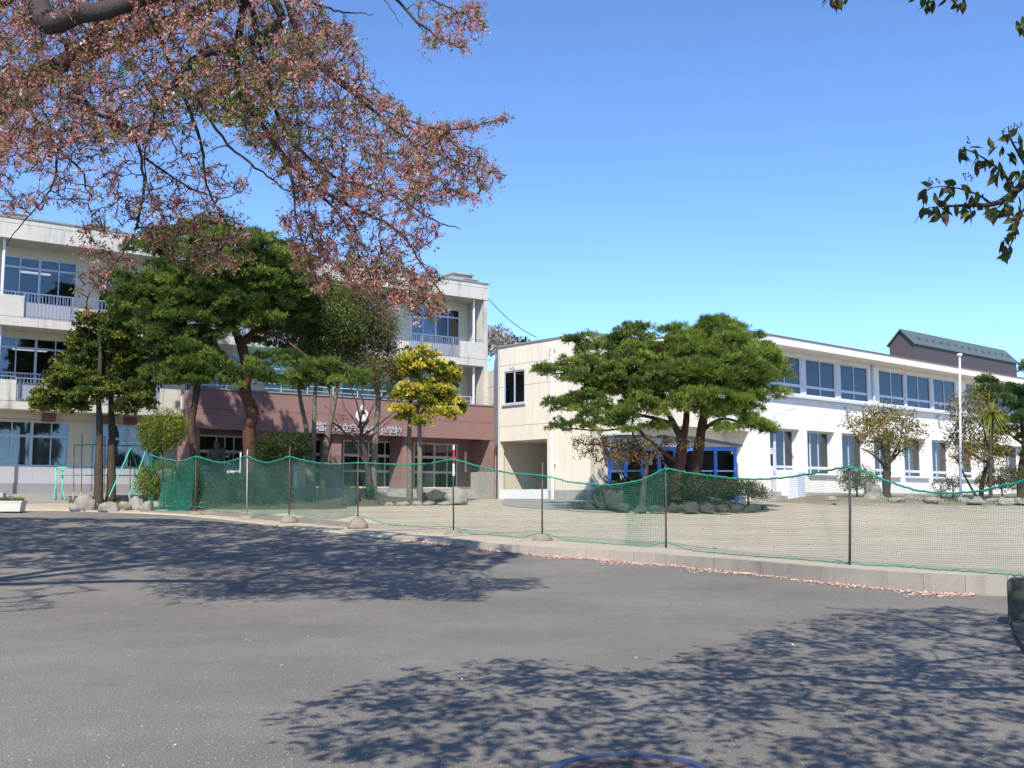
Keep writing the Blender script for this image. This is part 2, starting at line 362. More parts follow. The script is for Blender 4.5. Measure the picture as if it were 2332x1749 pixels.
def yz(x,y):
    d,h=edge_dist(x,y);k=np.clip(1-d/14,0,1)
    return rz(x,y)+.03+(h)*k*k*(3-2*k)
# yard mesh: from edge outwards
nj=70;tt=np.linspace(0,1,nj)**1.5
far=np.stack([np.interp(np.arange(len(edge)),[0,len(edge)*.5,len(edge)-1],[-75,0,110]),np.full(len(edge),88.)],-1)
far[-1]=(115,40);far[-2]=(113,60)
G=edge[None]*(1-tt[:,None,None])+far[None]*tt[:,None,None]
Zy=yz(G[...,0],G[...,1]);V=np.dstack([G,Zy]).reshape(-1,3);nx=len(edge)
i=np.arange(nj-1)[:,None]*nx+np.arange(nx-1)[None];Fq=np.stack([i,i+1,i+1+nx,i+nx],-1).reshape(-1,4)
# skirt at the edge
sk0=np.c_[edge,rz(edge[:,0],edge[:,1])-.05];V=np.r_[V,sk0];b0=nj*nx;j=np.arange(nx-1)
Fq=np.r_[Fq,np.stack([b0+j,b0+j+1,j+1,j],-1)]
tag(npmesh('schoolyard_sand',V,Fq,'sand',smooth=True),kind='structure')
# kerb along the right part: blocks
def kerb_line():
    k0=7*5
    pts=edge[k0:];hh=kh[k0:]
    d=np.gradient(pts,axis=0);d/=np.hypot(d[:,0],d[:,1])[:,None];nn=np.stack([-d[:,1],d[:,0]],-1)
    mb=MB();L=np.r_[0,np.cumsum(np.hypot(*(pts[1:]-pts[:-1]).T))]
    s=0.
    while s<L[-1]-.6:
        e=min(s+.6,L[-1]);a=.0025
        def at_(q,off): 
            p=[np.interp(q,L,pts[:,0]),np.interp(q,L,pts[:,1])];n_=[np.interp(q,L,nn[:,0]),np.interp(q,L,nn[:,1])]
            return p[0]+n_[0]*off,p[1]+n_[1]*off
        P=[];jit=random.uniform(-.003,.003)
        for (q,off) in ((s+a,-.14),(e-a,-.14),(e-a,.03),(s+a,.03)):
            x,y=at_(q,off);P.append((x,y))
        h1=np.interp(s,L,hh)+.035;h2=np.interp(e,L,hh)+.035
        zb=[float(rz(*p)) for p in P];
        if s<0: pass
        fr=.02 # small chamfer on the road side
        low=[(P[0][0],P[0][1],zb[0]-.1),(P[1][0],P[1][1],zb[1]-.1),(P[2][0],P[2][1],zb[1]-.1),(P[3][0],P[3][1],zb[0]-.1)]
        top=[(P[0][0]+(P[3][0]-P[0][0])*.1,P[0][1]+(P[3][1]-P[0][1])*.1,zb[0]+h1+jit),(P[1][0]+(P[2][0]-P[1][0])*.1,P[1][1]+(P[2][1]-P[1][1])*.1,zb[1]+h2+jit),(P[2][0],P[2][1],zb[1]+h2+jit),(P[3][0],P[3][1],zb[0]+h1+jit)]
        mb.hexa(low+top);s=e
    o=mb.build('kerb','kerb',bevel=.004);tag(o,kind='structure')
kerb_line()
# paving sheets laid on the yard
def poly_sheet(name,pxs,dz,m,n=26,fn=yz,world=None):
    """quad patch between a near line and a far line of pixels"""
    near,farl=pxs
    A=np.array([gh(*p,fn=fn) if world is None else p for p in near]);B=np.array([gh(*p,fn=fn) if world is None else p for p in farl])
    A=catmull(A,8)[:,:2];B=catmull(B,8)[:,:2];k=len(A);B=np.stack([np.interp(np.linspace(0,1,k),np.linspace(0,1,len(B)),B[:,q]) for q in (0,1)],-1)
    t=np.linspace(0,1,n)[:,None,None];G=A[None]*(1-t)+B[None]*t
    V=np.dstack([G,fn(G[...,0],G[...,1])+dz]).reshape(-1,3);i=np.arange(n-1)[:,None]*k+np.arange(k-1)[None]
    return tag(npmesh(name,V,np.stack([i,i+1,i+1+k,i+k],-1).reshape(-1,4),m,smooth=True),kind='structure')
def W2(s,off,pl): q=pl.P(s,0,off);return (q[0],q[1],0)
PAV=[(PA.P(-30,0,3.2)),(PA.P(-16,0,3.5)),(PA.P(-6,0,4.0)),(PA.P(-1.5,0,7.0)),(-.4,41.5,0),(1.5,38.4,0),(4.2,37.9,0),(10,46.8,0)]
PAVb=[(PA.P(-30,0,-1)),(PA.P(-16,0,-1)),(PA.P(-6,0,-1)),(PA.P(-1,0,-1)),(0.,50,0),(3.,46,0),(6,47,0),(12,51,0)]
poly_sheet('pavement',(PAV,PAVb),.012,'pave',world=1)
def gz(x,y): return float(yz(x,y))
# ================================================================ three storey school building
def window(parent,pl,s0,s1,z0,z1,off,mull,bars,fm='alu',name='window',fw=.05,depth=.08,curt=None,door=False):
    mb=MB();d=depth/2
    mb.pb(pl,s0,s0+fw,z0,z1,off+d,off-d);mb.pb(pl,s1-fw,s1,z0,z1,off+d,off-d)
    mb.pb(pl,s0,s1,z1-fw,z1,off+d-.003,off-d+.003);mb.pb(pl,s0,s1,z0,z0+fw,off+d-.003,off-d+.003)
    for q in mull:
        f,ww=(q if hasattr(q,'__len__') else (q,fw));x=s0+(s1-s0)*f;mb.pb(pl,x-ww/2,x+ww/2,z0+.003,z1-.003,off+d-.006,off-d+.006)
    for (z,ww) in bars: mb.pb(pl,s0+.004,s1-.004,z-ww/2,z+ww/2,off+d-.012,off-d+.012)
    fr=mb.build(name,fm,parent)
    g=MB();g.pb(pl,s0+.01,s1-.01,z0+.01,z1-.01,off+.006,off-.006);g.build('pane','glass',fr)
    if curt:
        for (a,b_) in curt:
            n=max(8,int((s1-s0)*(b_-a)*14));V=[];Fq=[];zt=z1-.05;zb=z0+.12
            for i in range(n+1):
                s=s0+(s1-s0)*(a+(b_-a)*i/n);o=off-.22+.035*math.sin(i*1.9)+.02*math.sin(i*.7+a*9)
                V+= [pl.P(s,zb+.03*math.sin(i*.9),o),pl.P(s,zt,o)]
            for i in range(n): Fq.append((2*i,2*i+2,2*i+3,2*i+1))
            npmesh('curtain',V,Fq,'curtain',fr)
    return fr
A=thing('school_building',PA.P(0,1.5,0),'long three storey cream concrete building with balconies and a maroon entrance porch','building')
SL=-33.
WO=-1.6
floors=[(2.2,None),(5.52,None),(8.97,None)]
wins=[-31.66,-27.68,-23.70,-19.74,-15.76,-11.78,-7.80,-3.80]
holes=[]
for s in wins:
    for zt,zb in ((11.8,9.86),(8.36,6.42)): holes.append((s,s+3.02,zb,zt))
gl=[s for s in wins if s<-17]
for s in gl: holes.append((s,s+3.0,2.95,4.82))
mb=MB();mb.wall(PA,SL,-.25,1.5,12.2,holes+[(-15.9,-.25,1.5,5.19)],WO,WO-.2);mb.build('wall','wallA',A)
mb=MB();mb.pb(PA,SL,-16.2,2.22,2.93,WO+.035,WO+.002)
mb.build('wall_panel','wallA2',A)
mb=MB();mb.pb(PA,SL,-16,1.3,2.22,WO+.07,WO+.002);mb.build('plinth','plinth',A)
mb=MB();mb.pb(PA,-.25,0,1.2,12.2,0,-9);mb.build('end_wall','fascia',A)
# slabs
mb=MB();mb.pb(PA,SL,0.02,12.2,13.05,.03,-9);mb.build('roof','fascia',A)
mb=MB();mb.pb(PA,SL,.06,13.05,13.12,.07,-.3);mb.pb(PA,-.3,.06,13.05,13.118,-.3,-9);mb.build('roof_coping','plinth',A)
mb=MB();mb.pb(PA,SL,-.252,8.6,8.97,0,WO+.001);mb.pb(PA,SL,-23.05,8.97,9.86,-.002,-.15);mb.pb(PA,-1.72,-.252,8.97,9.86,-.002,-.15);mb.build('balcony','fascia',A)
mb=MB();mb.pb(PA,SL,-.252,5.19,5.52,0,WO+.001);mb.pb(PA,SL,-23.2,5.52,6.38,-.002,-.15);mb.pb(PA,-17.35,-16.45,5.52,6.38,-.002,-.15);mb.build('balcony','fascia',A)
def railing(s0,s1,z0,z1,braces=()):
    mb=MB();mb.pb(PA,s0,s1,z1-.045,z1,-.05,-.10);mb.pb(PA,s0,s1,z0+.05,z0+.085,-.055,-.09)
    n=int((s1-s0)/.14)
    for i in range(n+1):
        s=s0+(s1-s0)*i/n;mb.pb(PA,s-.011,s+.011,z0,z1-.02,-.065,-.085)
    for i in range(int((s1-s0)/1.9)+1):
        s=s0+1.9*i;mb.pb(PA,s-.03,s+.03,z0,z1,-.045,-.105)
        mb.tube([PA.P(s,z1-.1,-.10),PA.P(s,z0+.02,-.5)],.018,5)
    return mb.build('railing','rail',A)
railing(-23.05,-1.72,8.97,10.02);railing(-23.2,-17.35,5.52,6.5)
for (a,b,z) in ((SL,-23.05,9.86),(-1.72,-.26,9.86),(SL,-23.2,6.38)):
    mb=MB();mb.pb(PA,a,b,z+.13,z+.165,-.05,-.09)
    k=a
    while k<b: mb.pb(PA,k,k+.03,z,z+.13,-.055,-.085);k+=1.2
    mb.build('handrail','rail',A)
rr=random.Random(3)
for fi,(zt,zb,fl) in enumerate(((11.8,9.86,8.97),(8.36,6.42,5.52))):
    for k,s in enumerate(wins):
        cu=[(0.0,rr.choice([.0,.16,.2,.24])),(rr.choice([.8,.84,1.]),1.0)]
        if fi==0 and k==7: cu=[(.0,.1),(.55,1.)]
        cu=[c for c in cu if c[1]-c[0]>.05]
        w_=window(A,PA,s,s+3.02,zb,zt,WO-.04,[.24,(.5,.10),.76],[(zb+1.5,.09),(zb+.42,.07)],curt=cu)
        g=MB()
        for i in range(26):
            x=s+.08+i*(2.86/25);g.pb(PA,x-.012,x+.012,zb+.06,zb+.4,WO+.055,WO+.035)
        g.pb(PA,s+.05,s+2.97,zb+.40,zb+.43,WO+.06,WO+.03);g.build('guard_bars','alu',w_)
        if k in (2,5,7):
            l_=MB();l_.pb(PA,s+.9,s+2.3,zt-.32,zt-.26,WO-1.6,WO-1.8);l_.build('ceiling_light','white_emit',A)
        p=MB();p.pb(PA,s-.1,s+3.12,fl,zb-.002,WO+.05,WO+.002);p.build('lower_panel','panel',A)
for s in gl: window(A,PA,s,s+3.0,2.95,4.82,WO-.04,[.24,(.5,.12),.76],[(4.2,.1)],curt=[(.0,1.)])
# interior
mb=MB();mb.pb(PA,SL,-.3,1.5,12.15,-6.2,-6.4)
for z in (2.0,5.3,8.75): mb.pb(PA,SL,-.3,z,z+.18,WO-.21,-6.2)
for s in wins: 
    if s>SL: mb.pb(PA,s-.55,s-.45,1.5,12.1,WO-.4,-6.2)
mb.build('interior','room',A)
# pipes
for (px,py) in ((8,600),(1079,730)):
    s=PA.hit(px,py,-.35)[0];
    for (z0,z1) in ((8.97,12.2),(5.52,8.6)) + (((1.5,5.19),) if px<100 else ()):
        mb=MB();mb.tube([PA.P(s,z0,-.35),PA.P(s,z1,-.35)],.06,10);mb.build('drainpipe','white',A)
for s in (-21.6,-19.2,-18.2): 
    mb=MB();mb.pb(PA,s-.25,s+.25,4.84,5.16,WO+.35,WO);mb.build('vent_hood','mroof',A)
# roof boxes
mb=MB();s0=PA.hit(1018,620,-2)[0];s1=PA.hit(1062,640,-2)[0];mb.pb(PA,s0,s1,13.06,13.75,-1.4,-3.);mb.pb(PA,s0-.08,s1+.08,13.75,13.83,-1.3,-3.1);mb.build('chimney','conc',A)
mb=MB();s0=PA.hit(1050,640,-1)[0];s1=PA.hit(1078,640,-1)[0];mb.pb(PA,s0,s1,13.06,13.34,-.6,-1.3);mb.pb(PA,s0-.06,s1+.06,13.34,13.4,-.54,-1.36);mb.build('roof_vent','conc',A)
for px in (195,5,770):
    s0=PA.hit(px,560,-1)[0];mb=MB();mb.pb(PA,s0,s0+.85,13.06,13.38,-.6,-1.3);mb.pb(PA,s0-.05,s0+.9,13.38,13.43,-.54,-1.36);mb.build('roof_vent','conc',A)
# entrance porch
mz0,mz1=4.62,6.36;ms0=PA.hit(439,930,1.2)[0];ms1=PA.hit(1126,960,1.2)[0]
mb=MB();mb.pb(PA,ms0,ms1,mz0,mz1,1.2,1.0);mb.pb(PA,ms0,ms0+.2,mz0,mz1,1.0,.001);mb.pb(PA,ms0+.2,ms1,5.0,5.2,1.0,.001);mb.build('porch_fascia','maroon',A)
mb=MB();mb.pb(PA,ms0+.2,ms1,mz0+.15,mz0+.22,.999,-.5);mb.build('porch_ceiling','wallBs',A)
mb=MB();mb.pb(PA,ms0-.04,ms1,mz1,mz1+.07,1.24,.95);mb.build('porch_coping','plinth',A)
mb=MB()
mb.pb(PA,ms0,ms1,mz1+.42,mz1+.46,1.1,1.06);mb.pb(PA,ms0,ms1,mz1+.2,mz1+.225,1.1,1.07)
k=ms0+.2
while k<ms1: mb.pb(PA,k,k+.04,mz1+.07,mz1+.44,1.1,1.06);k+=1.3
mb.build('porch_rail','alu',A)
DO=-.45
pil=[(ms0+.02,ms0+.45)]+[(PA.hit(a,1050,.9)[0],PA.hit(b,1050,.9)[0]) for a,b in ((577,601),(755,777),(916,934))]
for a,b in pil: mb=MB();mb.pb(PA,a,b,1.5,mz0-.002,.9,-.4);mb.build('porch_pillar','maroon',A)
fs=PA.hit(1114,1050,1.1)[0]
mb=MB();mb.pb(PA,fs,ms1,1.4,mz0-.002,1.18,-1.6);mb.build('porch_end_wall','maroon',A)
doors=[(446,575,[(.35,.05),(.5,.05),(.66,.05)]),(668,742,[(.5,.06)]),(781,903,[(.28,.06),(.47,.06),(.78,.06)]),(942,1042,[(.47,.09),(.76,.05)])]
dh=[]
for a,b,mu in doors:
    s0,s1=PA.hit(a,1050,DO)[0],PA.hit(b,1050,DO)[0];dh.append((s0,s1,2.12,4.45))
    window(A,PA,s0,s1,2.12,4.45,DO-.05,mu,[(3.72,.13),(2.95,.11)],fm='beige',name='entrance_door',fw=.07,depth=.09)
mb=MB();mb.wall(PA,ms0,fs-.002,1.4,5.18,dh,DO,DO-.2);mb.build('porch_wall','maroon',A)
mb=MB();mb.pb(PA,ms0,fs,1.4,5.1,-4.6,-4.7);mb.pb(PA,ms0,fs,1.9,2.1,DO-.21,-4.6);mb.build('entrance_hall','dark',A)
mb=MB()
for i in range(3): mb.pb(PA,PA.hit(640,1100,1.)[0],fs-.004,1.2,2.08-.17*i-.002*i,1.3+.33*i,DO+.003 if i==0 else 1.3+.33*(i-1))
mb.build('step','conc',A)
# white slim sign on porch wall
s_=PA.hit(1060,1030,DO)[0];mb=MB();mb.pb(PA,s_-.06,s_+.06,3.0,4.05,DO+.04,DO+.002);mb.build('name_board','white',A)
# lettering
txt='塩竈市立月見ヶ丘小学校';pxs=[729,748,767,786,804,823,838,853,870,889,907]
for ch,px in zip(txt,pxs):
    py=np.interp(px,[729,907],[973,984]);s_,z_=PA.hit(px,py,1.22)
    cu=bpy.data.curves.new('t','FONT');cu.body=ch;cu.extrude=.02;cu.size=.46 if ch!='ヶ' else .42;cu.align_x='CENTER';cu.align_y='CENTER';cu.offset=.006
    o=bpy.data.objects.new('t',cu);C.objects.link(o);me=bpy.data.meshes.new_from_object(o.evaluated_get(bpy.context.evaluated_depsgraph_get()));bpy.data.objects.remove(o)
    me.name='letter';me.materials.clear();ob=link('letter',me,A,'letter')
    p=Vector(PA.P(s_,z_,1.225))-Vector(A.location);ob.location=p;ob.rotation_euler=(R(90),0,math.atan2(uA[1],uA[0]))
# school crest: six pointed floral ring with a cap
s_,z_=PA.hit(824,946,1.25)
mb=MB();c=np.array(PA.P(s_,z_,1.26));uu=np.array([uA[0],uA[1],0]);nn_=np.array([PA.n[0],PA.n[1],0]);up=np.array([0,0,1.])
def plate(poly,th=.05,o=0):
    k=len(mb.v);n=len(poly)
    for d in (0,th): 
        for (a,b) in poly: mb.v.append(tuple(c+uu*a+up*b+nn_*(o+d)))
    mb.f.append(tuple(range(k,k+n))[::-1]);mb.f.append(tuple(range(k+n,k+2*n)))
    for i in range(n): mb.f.append((k+i,k+(i+1)%n,k+n+(i+1)%n,k+n+i))
def lobe(cx,cz,r0,r1,rot,n=14): 
    return [(cx+r0*math.cos(q)*math.cos(rot)-r1*math.sin(q)*math.sin(rot),cz+r0*math.cos(q)*math.sin(rot)+r1*math.sin(q)*math.cos(rot)) for q in [2*math.pi*i/n for i in range(n)]]
plate(lobe(0,.33,.10,.12,0),.06);plate([(-.12,.36),(-.05,.42),(-.07,.52),(0,.45),(.07,.52),(.05,.42),(.12,.36)],.05,.002)
for sg in (-1,1):
    plate(lobe(sg*.22,.16,.13,.055,sg*2.2),.05,.001);plate(lobe(sg*.27,.0,.14,.06,sg*1.9),.05,.003);plate(lobe(sg*.21,-.17,.15,.06,sg*1.0-(math.pi if sg<0 else 0)),.05,.002)
    plate(lobe(sg*.10,-.10,.15,.05,sg*1.35),.05,.004)
plate(lobe(0,-.12,.06,.2,0),.05,.005)
mb.build('school_crest','white',A)
# pale net hung over the second floor balcony
V=[];Fq=[];sa,sb=-14.2,-1.75;n=90
for i in range(n+1):
    s=sa+(sb-sa)*i/n;t=(s*.8)%1
    top=8.9-.55*(1-(2*t-1)**2)*.9*(1 if s>-6 else .4)
    for z in np.linspace(6.4,top,6): V.append(PA.P(s,z,.12+.05*math.sin(s*3+z)))
for i in range(n):
    for j in range(5): a=i*6+j;Fq.append((a,a+6,a+7,a+1))
o=npmesh('balcony_net',V,Fq,'netpale');tag(o,'pale teal netting hung in scallops over the second floor balcony above the maroon porch','net')
# concrete block at porch corner
s0=PA.hit(1090,1110,2.0)[0];s1=PA.hit(1130,1110,2.0)[0]
mb=MB();mb.pb(PA,s0,s1,1.3,2.92,2.3,1.25);mb.pb(PA,s0+.75,s1,1.3,2.92,1.25,.0) if False else None
o=mb.build('concrete_block','conc',bevel=.02);tag(o,'square bare concrete block beside the entrance steps','concrete block')
# ================================================================ corner building
Ks,_=PB.hit(1345,1138);K=np.array(PB.P(Ks,0,0)[:2]);d1=np.array([-uB[1],uB[0]]);d1=np.array([-PB.n[0],-PB.n[1]])
t=None
rx=math.tan(math.atan((1137-CX)/F*cp))
# J on ray px 1137
r_=ray(1137,1100);a_=np.array([[d1[0],-r_[0]],[d1[1],-r_[1]]]);t_=np.linalg.solve(a_,-K);J=K+d1*t_[0]
PC=Plane(J,K-J);LC=float(np.hypot(*(K-J)));CT=8.3
print('J',J,'K',K,'LC',LC)
Cb=thing('corner_building',(K[0],K[1],1.4),'cream two storey corner building with flat roof, one small window and an open passage','building')
ws0,wz1=PC.hit(1147,847);ws1,wz0=PC.hit(1195,917);po1,pz=PC.hit(1246,1000)
po0=.02
mb=MB();mb.wall(PC,0,LC,1.2,CT,[(ws0,ws1,wz0,wz1),(po0,po1,1.2,4.1)],0,-.25);mb.build('wall','wallC',Cb)
rc0=PB.hit(1452,1060)[0]-Ks;rc1=PB.hit(1708,1060)[0]-Ks
PK=Plane(K,uB);CE=PB.hit(1625,900)[0]-Ks-.01
rc1=min(rc1,1e9)
mb=MB();mb.wall(PK,.002,CE,1.2,CT,[(rc0,CE,1.2,4.75)],0,-.25);mb.build('wall','wallC',Cb)
mb=MB();mb.pb(PK,-.04,CE,CT,CT+.07,.05,-.35);mb.pb(PC,-.04,LC-.31,CT,CT+.068,.05,-.35);mb.build('roof_coping','plinth',Cb)
mb=MB();mb.pb(PK,.3,CE-.1,CT-.3,CT-.1,-.26,-5);mb.build('roof','roofgrey',Cb)
mb=MB();mb.pb(PC,po1+.12,LC+.03,1.2,1.93,.035,.002);mb.pb(PK,-.03,rc0-.01,1.2,1.93,.035,.002);mb.build('plinth','conc',Cb)
window(Cb,PC,ws0,ws1,wz0,wz1,-.06,[(.5,.07)],[],fm='alu',fw=.06)
mb=MB();mb.pb(PC,ws0-.06,ws1+.06,wz0-.07,wz0-.002,.08,.002);mb.build('window_sill','alu',Cb)
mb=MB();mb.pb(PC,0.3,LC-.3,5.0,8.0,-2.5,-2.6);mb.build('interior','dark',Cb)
mb=MB();sg_=PC.hit(1168,838,.1);mb.tube([PC.P(sg_[0],sg_[1]-.02,0),PC.P(sg_[0],sg_[1]+.06,.12),PC.P(sg_[0],sg_[1]+.02,.2)],.02,6);mb.lathe(PC.P(sg_[0],sg_[1]-.05,.2),[(.03,.08),(.07,.05),(.08,0),(.05,-.02)],10);mb.build('wall_lamp','steel',Cb)
# passage under the building
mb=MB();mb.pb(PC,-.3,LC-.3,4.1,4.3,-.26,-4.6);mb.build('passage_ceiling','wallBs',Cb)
sx_=PC.hit(1214,1060,-3.2)[0];mb=MB();mb.pb(PC,-4,sx_,1.2,4.1,-3.2,-3.4);mb.pb(PC,po1+.02,po1+.2,1.2,4.1,-.26,-3.2);mb.pb(PC,-4,LC-.4,1.2,4.1,-7.2,-7.4);mb.pb(PC,-.3,-.1,1.2,4.1,-.26,-3.2);mb.build('passage_wall','wallA',Cb)
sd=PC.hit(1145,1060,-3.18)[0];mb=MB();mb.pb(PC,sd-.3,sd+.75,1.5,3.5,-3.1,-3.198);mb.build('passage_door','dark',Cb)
mb=MB();[mb.tube([PC.P(sx_+k_,1.5,-3.0),PC.P(sx_+k_,4.1,-3.0)],.055,8) for k_ in (.12,.32)];mb.build('passage_pipe','steel',Cb)
bw=MB();bw.pb(PC,po0+.02,po1-.02,1.45,1.98,.02,-.1);o=bw.build('barrier_board','white');tag(o,'low white board closing the foot of the open passage','barrier')
s_=PC.hit(1257,800,.12)[0];mb=MB();mb.tube([PC.P(s_,1.45,.12),PC.P(s_,7.75,.12)],.075,10);mb.lathe(PC.P(s_,7.75,.12),[(.08,0),(.13,.12),(.13,.28),(.05,.3)],10)
for z in (3.,5,7): mb.pb(PC,s_-.1,s_+.1,z,z+.04,.15,.002)
mb.build('drainpipe','white',Cb)
# wall running back to the three storey building, with grey joint strip
Q=np.array(PA.P(ms1+.02,0,1.1)[:2]);PQ=Plane(Q,J-Q);LQ=float(np.hypot(*(J-Q)))
mb=MB();mb.pb(PQ,0,LQ-.004,4.1,CT+.05,0,-.2)
A0=np.array(PA.P(.01,0,-.1)[:2]);PR=Plane(A0,Q-A0);mb.pb(PR,0,float(np.hypot(*(Q-A0))),6.4,CT+.04,0,-.15);mb.build('link_wall','wallC',Cb)
mb=MB();mb.pb(PQ,0,LQ-.26,1.2,4.098,-.01,-.2);mb.build('link_base','maroon',Cb)
mb=MB();mb.pb(PQ,LQ*.25,LQ-.05,4.05,CT+.1,.06,.002);mb.pb(PQ,LQ-.25,LQ-.05,1.3,4.05,.06,-.1);mb.build('joint_cover','roofgrey',Cb)
# ================================================================ white two storey building
B=thing('classroom_block',PB.P(0,1.4,0),'white two storey classroom block with deep flat eave and rows of recessed windows','building')
BS0=PB.hit(1625,900)[0];BS1=36.;rcs1=PB.hit(1708,1060)[0]
up=[1.15,4.3,7.5,11.35,14.35,17.45,21.5,24.6,27.7,31.6];lowd=1.05;low=[1.05+3.17*k for k in range(11)]
holes=[(BS0-1,rcs1,1.2,4.75)]
for s in up: holes.append((s-.08,s+2.72,6.74,8.64))
for k,s in enumerate(low): holes.append((s,s+2.5,2.8 if k else 1.95,5.0))
mb=MB();mb.wall(PB,BS0+.003,BS1,1.1,8.825,holes,0,-.5);mb.build('wall','wallB',B)
mb=MB();mb.pb(PB,rcs1+.004,BS1,1.1,1.9,.04,.002);mb.build('plinth','conc',B)
mb=MB();mb.wall(PB,low[0]+2.45,low[0]+2.5,1.9,2.8,[],-.02,-.4) ;mb=MB()
mb.pb(PB,low[0]+1.0,low[0]+2.5,1.9,2.79,-.02,-.45);mb.build('wall','wallB',B)
mb=MB();mb.pb(PB,BS0-.3,BS1+1,8.83,9.2,1.2,-4.5);mb.build('eave','wallB',B)
mb=MB();mb.pb(PB,BS0-.34,BS1+1,9.202,9.25,1.25,-4.5);mb.build('roof','mroof',B)
mb=MB();mb.pb(PB,.7,10.5,6.56,6.68,.22,.001);mb.pb(PB,11.0,20.5,6.56,6.68,.22,.001);mb.pb(PB,21.,34.5,6.56,6.68,.22,.001);mb.build('sill_ledge','alub',B)
mb=MB()
for s in low[1:]: mb.pb(PB,s-.04,s+2.54,2.70,2.79,.12,.001)
mb.build('window_sill','conc',B)
# recessed wall behind the blue shelter
mb=MB();mb.pb(PB,PB.hit(1440,1060)[0],rcs1-.002,1.2,4.75,-1.5,-1.7);mb.pb(PB,PB.hit(1440,1060)[0],rcs1,4.753,4.9,-.52,-1.7);mb.pb(PB,rcs1-.001,rcs1+.2,1.2,4.75,-.501,-1.7);mb.build('recess_wall','wallB',B)
rr=random.Random(8)
for k,s in enumerate(up):
    cu=[(0.02,.12),(.72,.98)] if k%3!=1 else [(.72,.97)]
    if k==4: cu=[(.02,.98)]
    window(B,PB,s-.08,s+2.72,6.74,8.64,-.10,[(.5,.055),(.035,.1)],[(7.2,.13)],fm='alub',fw=.07,depth=.1,curt=cu)
for k in (1,3):
    l_=MB();l_.pb(PB,up[k]-.1,up[k]+1.2,8.05,8.11,-2.2,-2.35);l_.build('ceiling_light','white_emit',B)
for i in range(len(up)-1):
    if up[i+1]-up[i]<3.5: pn=MB();pn.pb(PB,up[i]+2.722,up[i+1]-.082,6.7,8.66,.012,.002);pn.build('mullion_panel','alub',B)
for k,s in enumerate(low):
    if k==0:
        window(B,PB,s+.95,s+2.5,2.8,5.0,-.42,[(.5,.07)],[(3.15,.12)],fm='alub',fw=.08,curt=[(.62,.95)])
        d=MB();d.pb(PB,s,s+.93,1.95,3.95,-.38,-.45);dr=d.build('door','alub',B)
        d=MB();d.pb(PB,s+.12,s+.72,3.2,3.75,-.36,-.379);d.build('pane','dark',dr)
        d=MB();d.pb(PB,s+.12,s+.66,2.55,3.1,-.365,-.379);d.build('notice','white',dr)
        d=MB();d.tube([PB.P(s+.8,2.9,-.38),PB.P(s+.8,2.9,-.31),PB.P(s+.68,2.9,-.31)],.014,6);d.build('handle','steel',dr)
        window(B,PB,s,s+.93,3.97,5.0,-.42,[],[],fm='alub',fw=.08)
    else:
        cu=[(.0,.30)] if k==1 else []
        cu+= [(.66,.97)] if k%2 else [(.7,.95)]
        if k in (4,): cu=[(.45,.97)]
        window(B,PB,s,s+2.5,2.8,5.0,-.42,[(.33 if k==1 else .5,.09),(.62 if k==1 else .5,.06)],[(3.15,.14)],fm='alub',fw=.08,curt=cu)
mb=MB();mb.pb(PB,BS0,BS1,1.2,8.9,-5.2,-5.4);mb.pb(PB,rcs1+.3,BS1,5.3,6.2,-.51,-5.2);mb.pb(PB,rcs1+.3,BS1,1.3,1.8,-.51,-5.2)
for s in (rcs1+.3,10.6,20.9,30.6): mb.pb(PB,s,s+.12,1.8,8.9,-.6,-5.2)
mb.build('interior','room',B)
for px,z0,z1,r_ in ((1747,1.55,6.5,.055),(1990,6.7,8.95,.075)):
    s=PB.hit(px,900,.1)[0];mb=MB();mb.tube([PB.P(s,z0,.1),PB.P(s,z1,.1)],r_,8);mb.build('drainpipe','white' if px==1747 else 'alu',B)
for px in (1718,1967,2145):
    s,z=PB.hit(px,760,-1.5);mb=MB();mb.pb(PB,s-.55,s+.55,9.252,9.55,-1.2,-2.2);mb.pb(PB,s-.75,s+.75,9.56,9.63,-.95,-2.4)
    mb.build('roof_vent','roofgrey',B)
# wall lamps
s,z=PB.hit(1763,945,.05);mb=MB();mb.tube([PB.P(s,z-.05,0),PB.P(s,z,.12),PB.P(s+.35,z+.28,.9)],.025,6);mb.hexa([PB.P(s+.25,z+.2,.7),PB.P(s+.5,z+.35,1.15),PB.P(s+.55,z+.32,1.0),PB.P(s+.4,z+.18,.6),PB.P(s+.25,z+.27,.7),PB.P(s+.5,z+.42,1.15),PB.P(s+.55,z+.39,1.),PB.P(s+.4,z+.25,.6)]);mb.build('wall_lamp','alub',B)
for px,py in ((1928,933),(2138,951)):
    s,z=PB.hit(px,py,.1);mb=MB();mb.tube([PB.P(s,z+.1,0),PB.P(s,z+.1,.15),PB.P(s,z,.2)],.04,6);mb.lathe(PB.P(s,z-.18,.2),[(.12,0),(.12,.08),(.07,.2),(.03,.22)],10);mb.build('wall_lamp','rail',B)
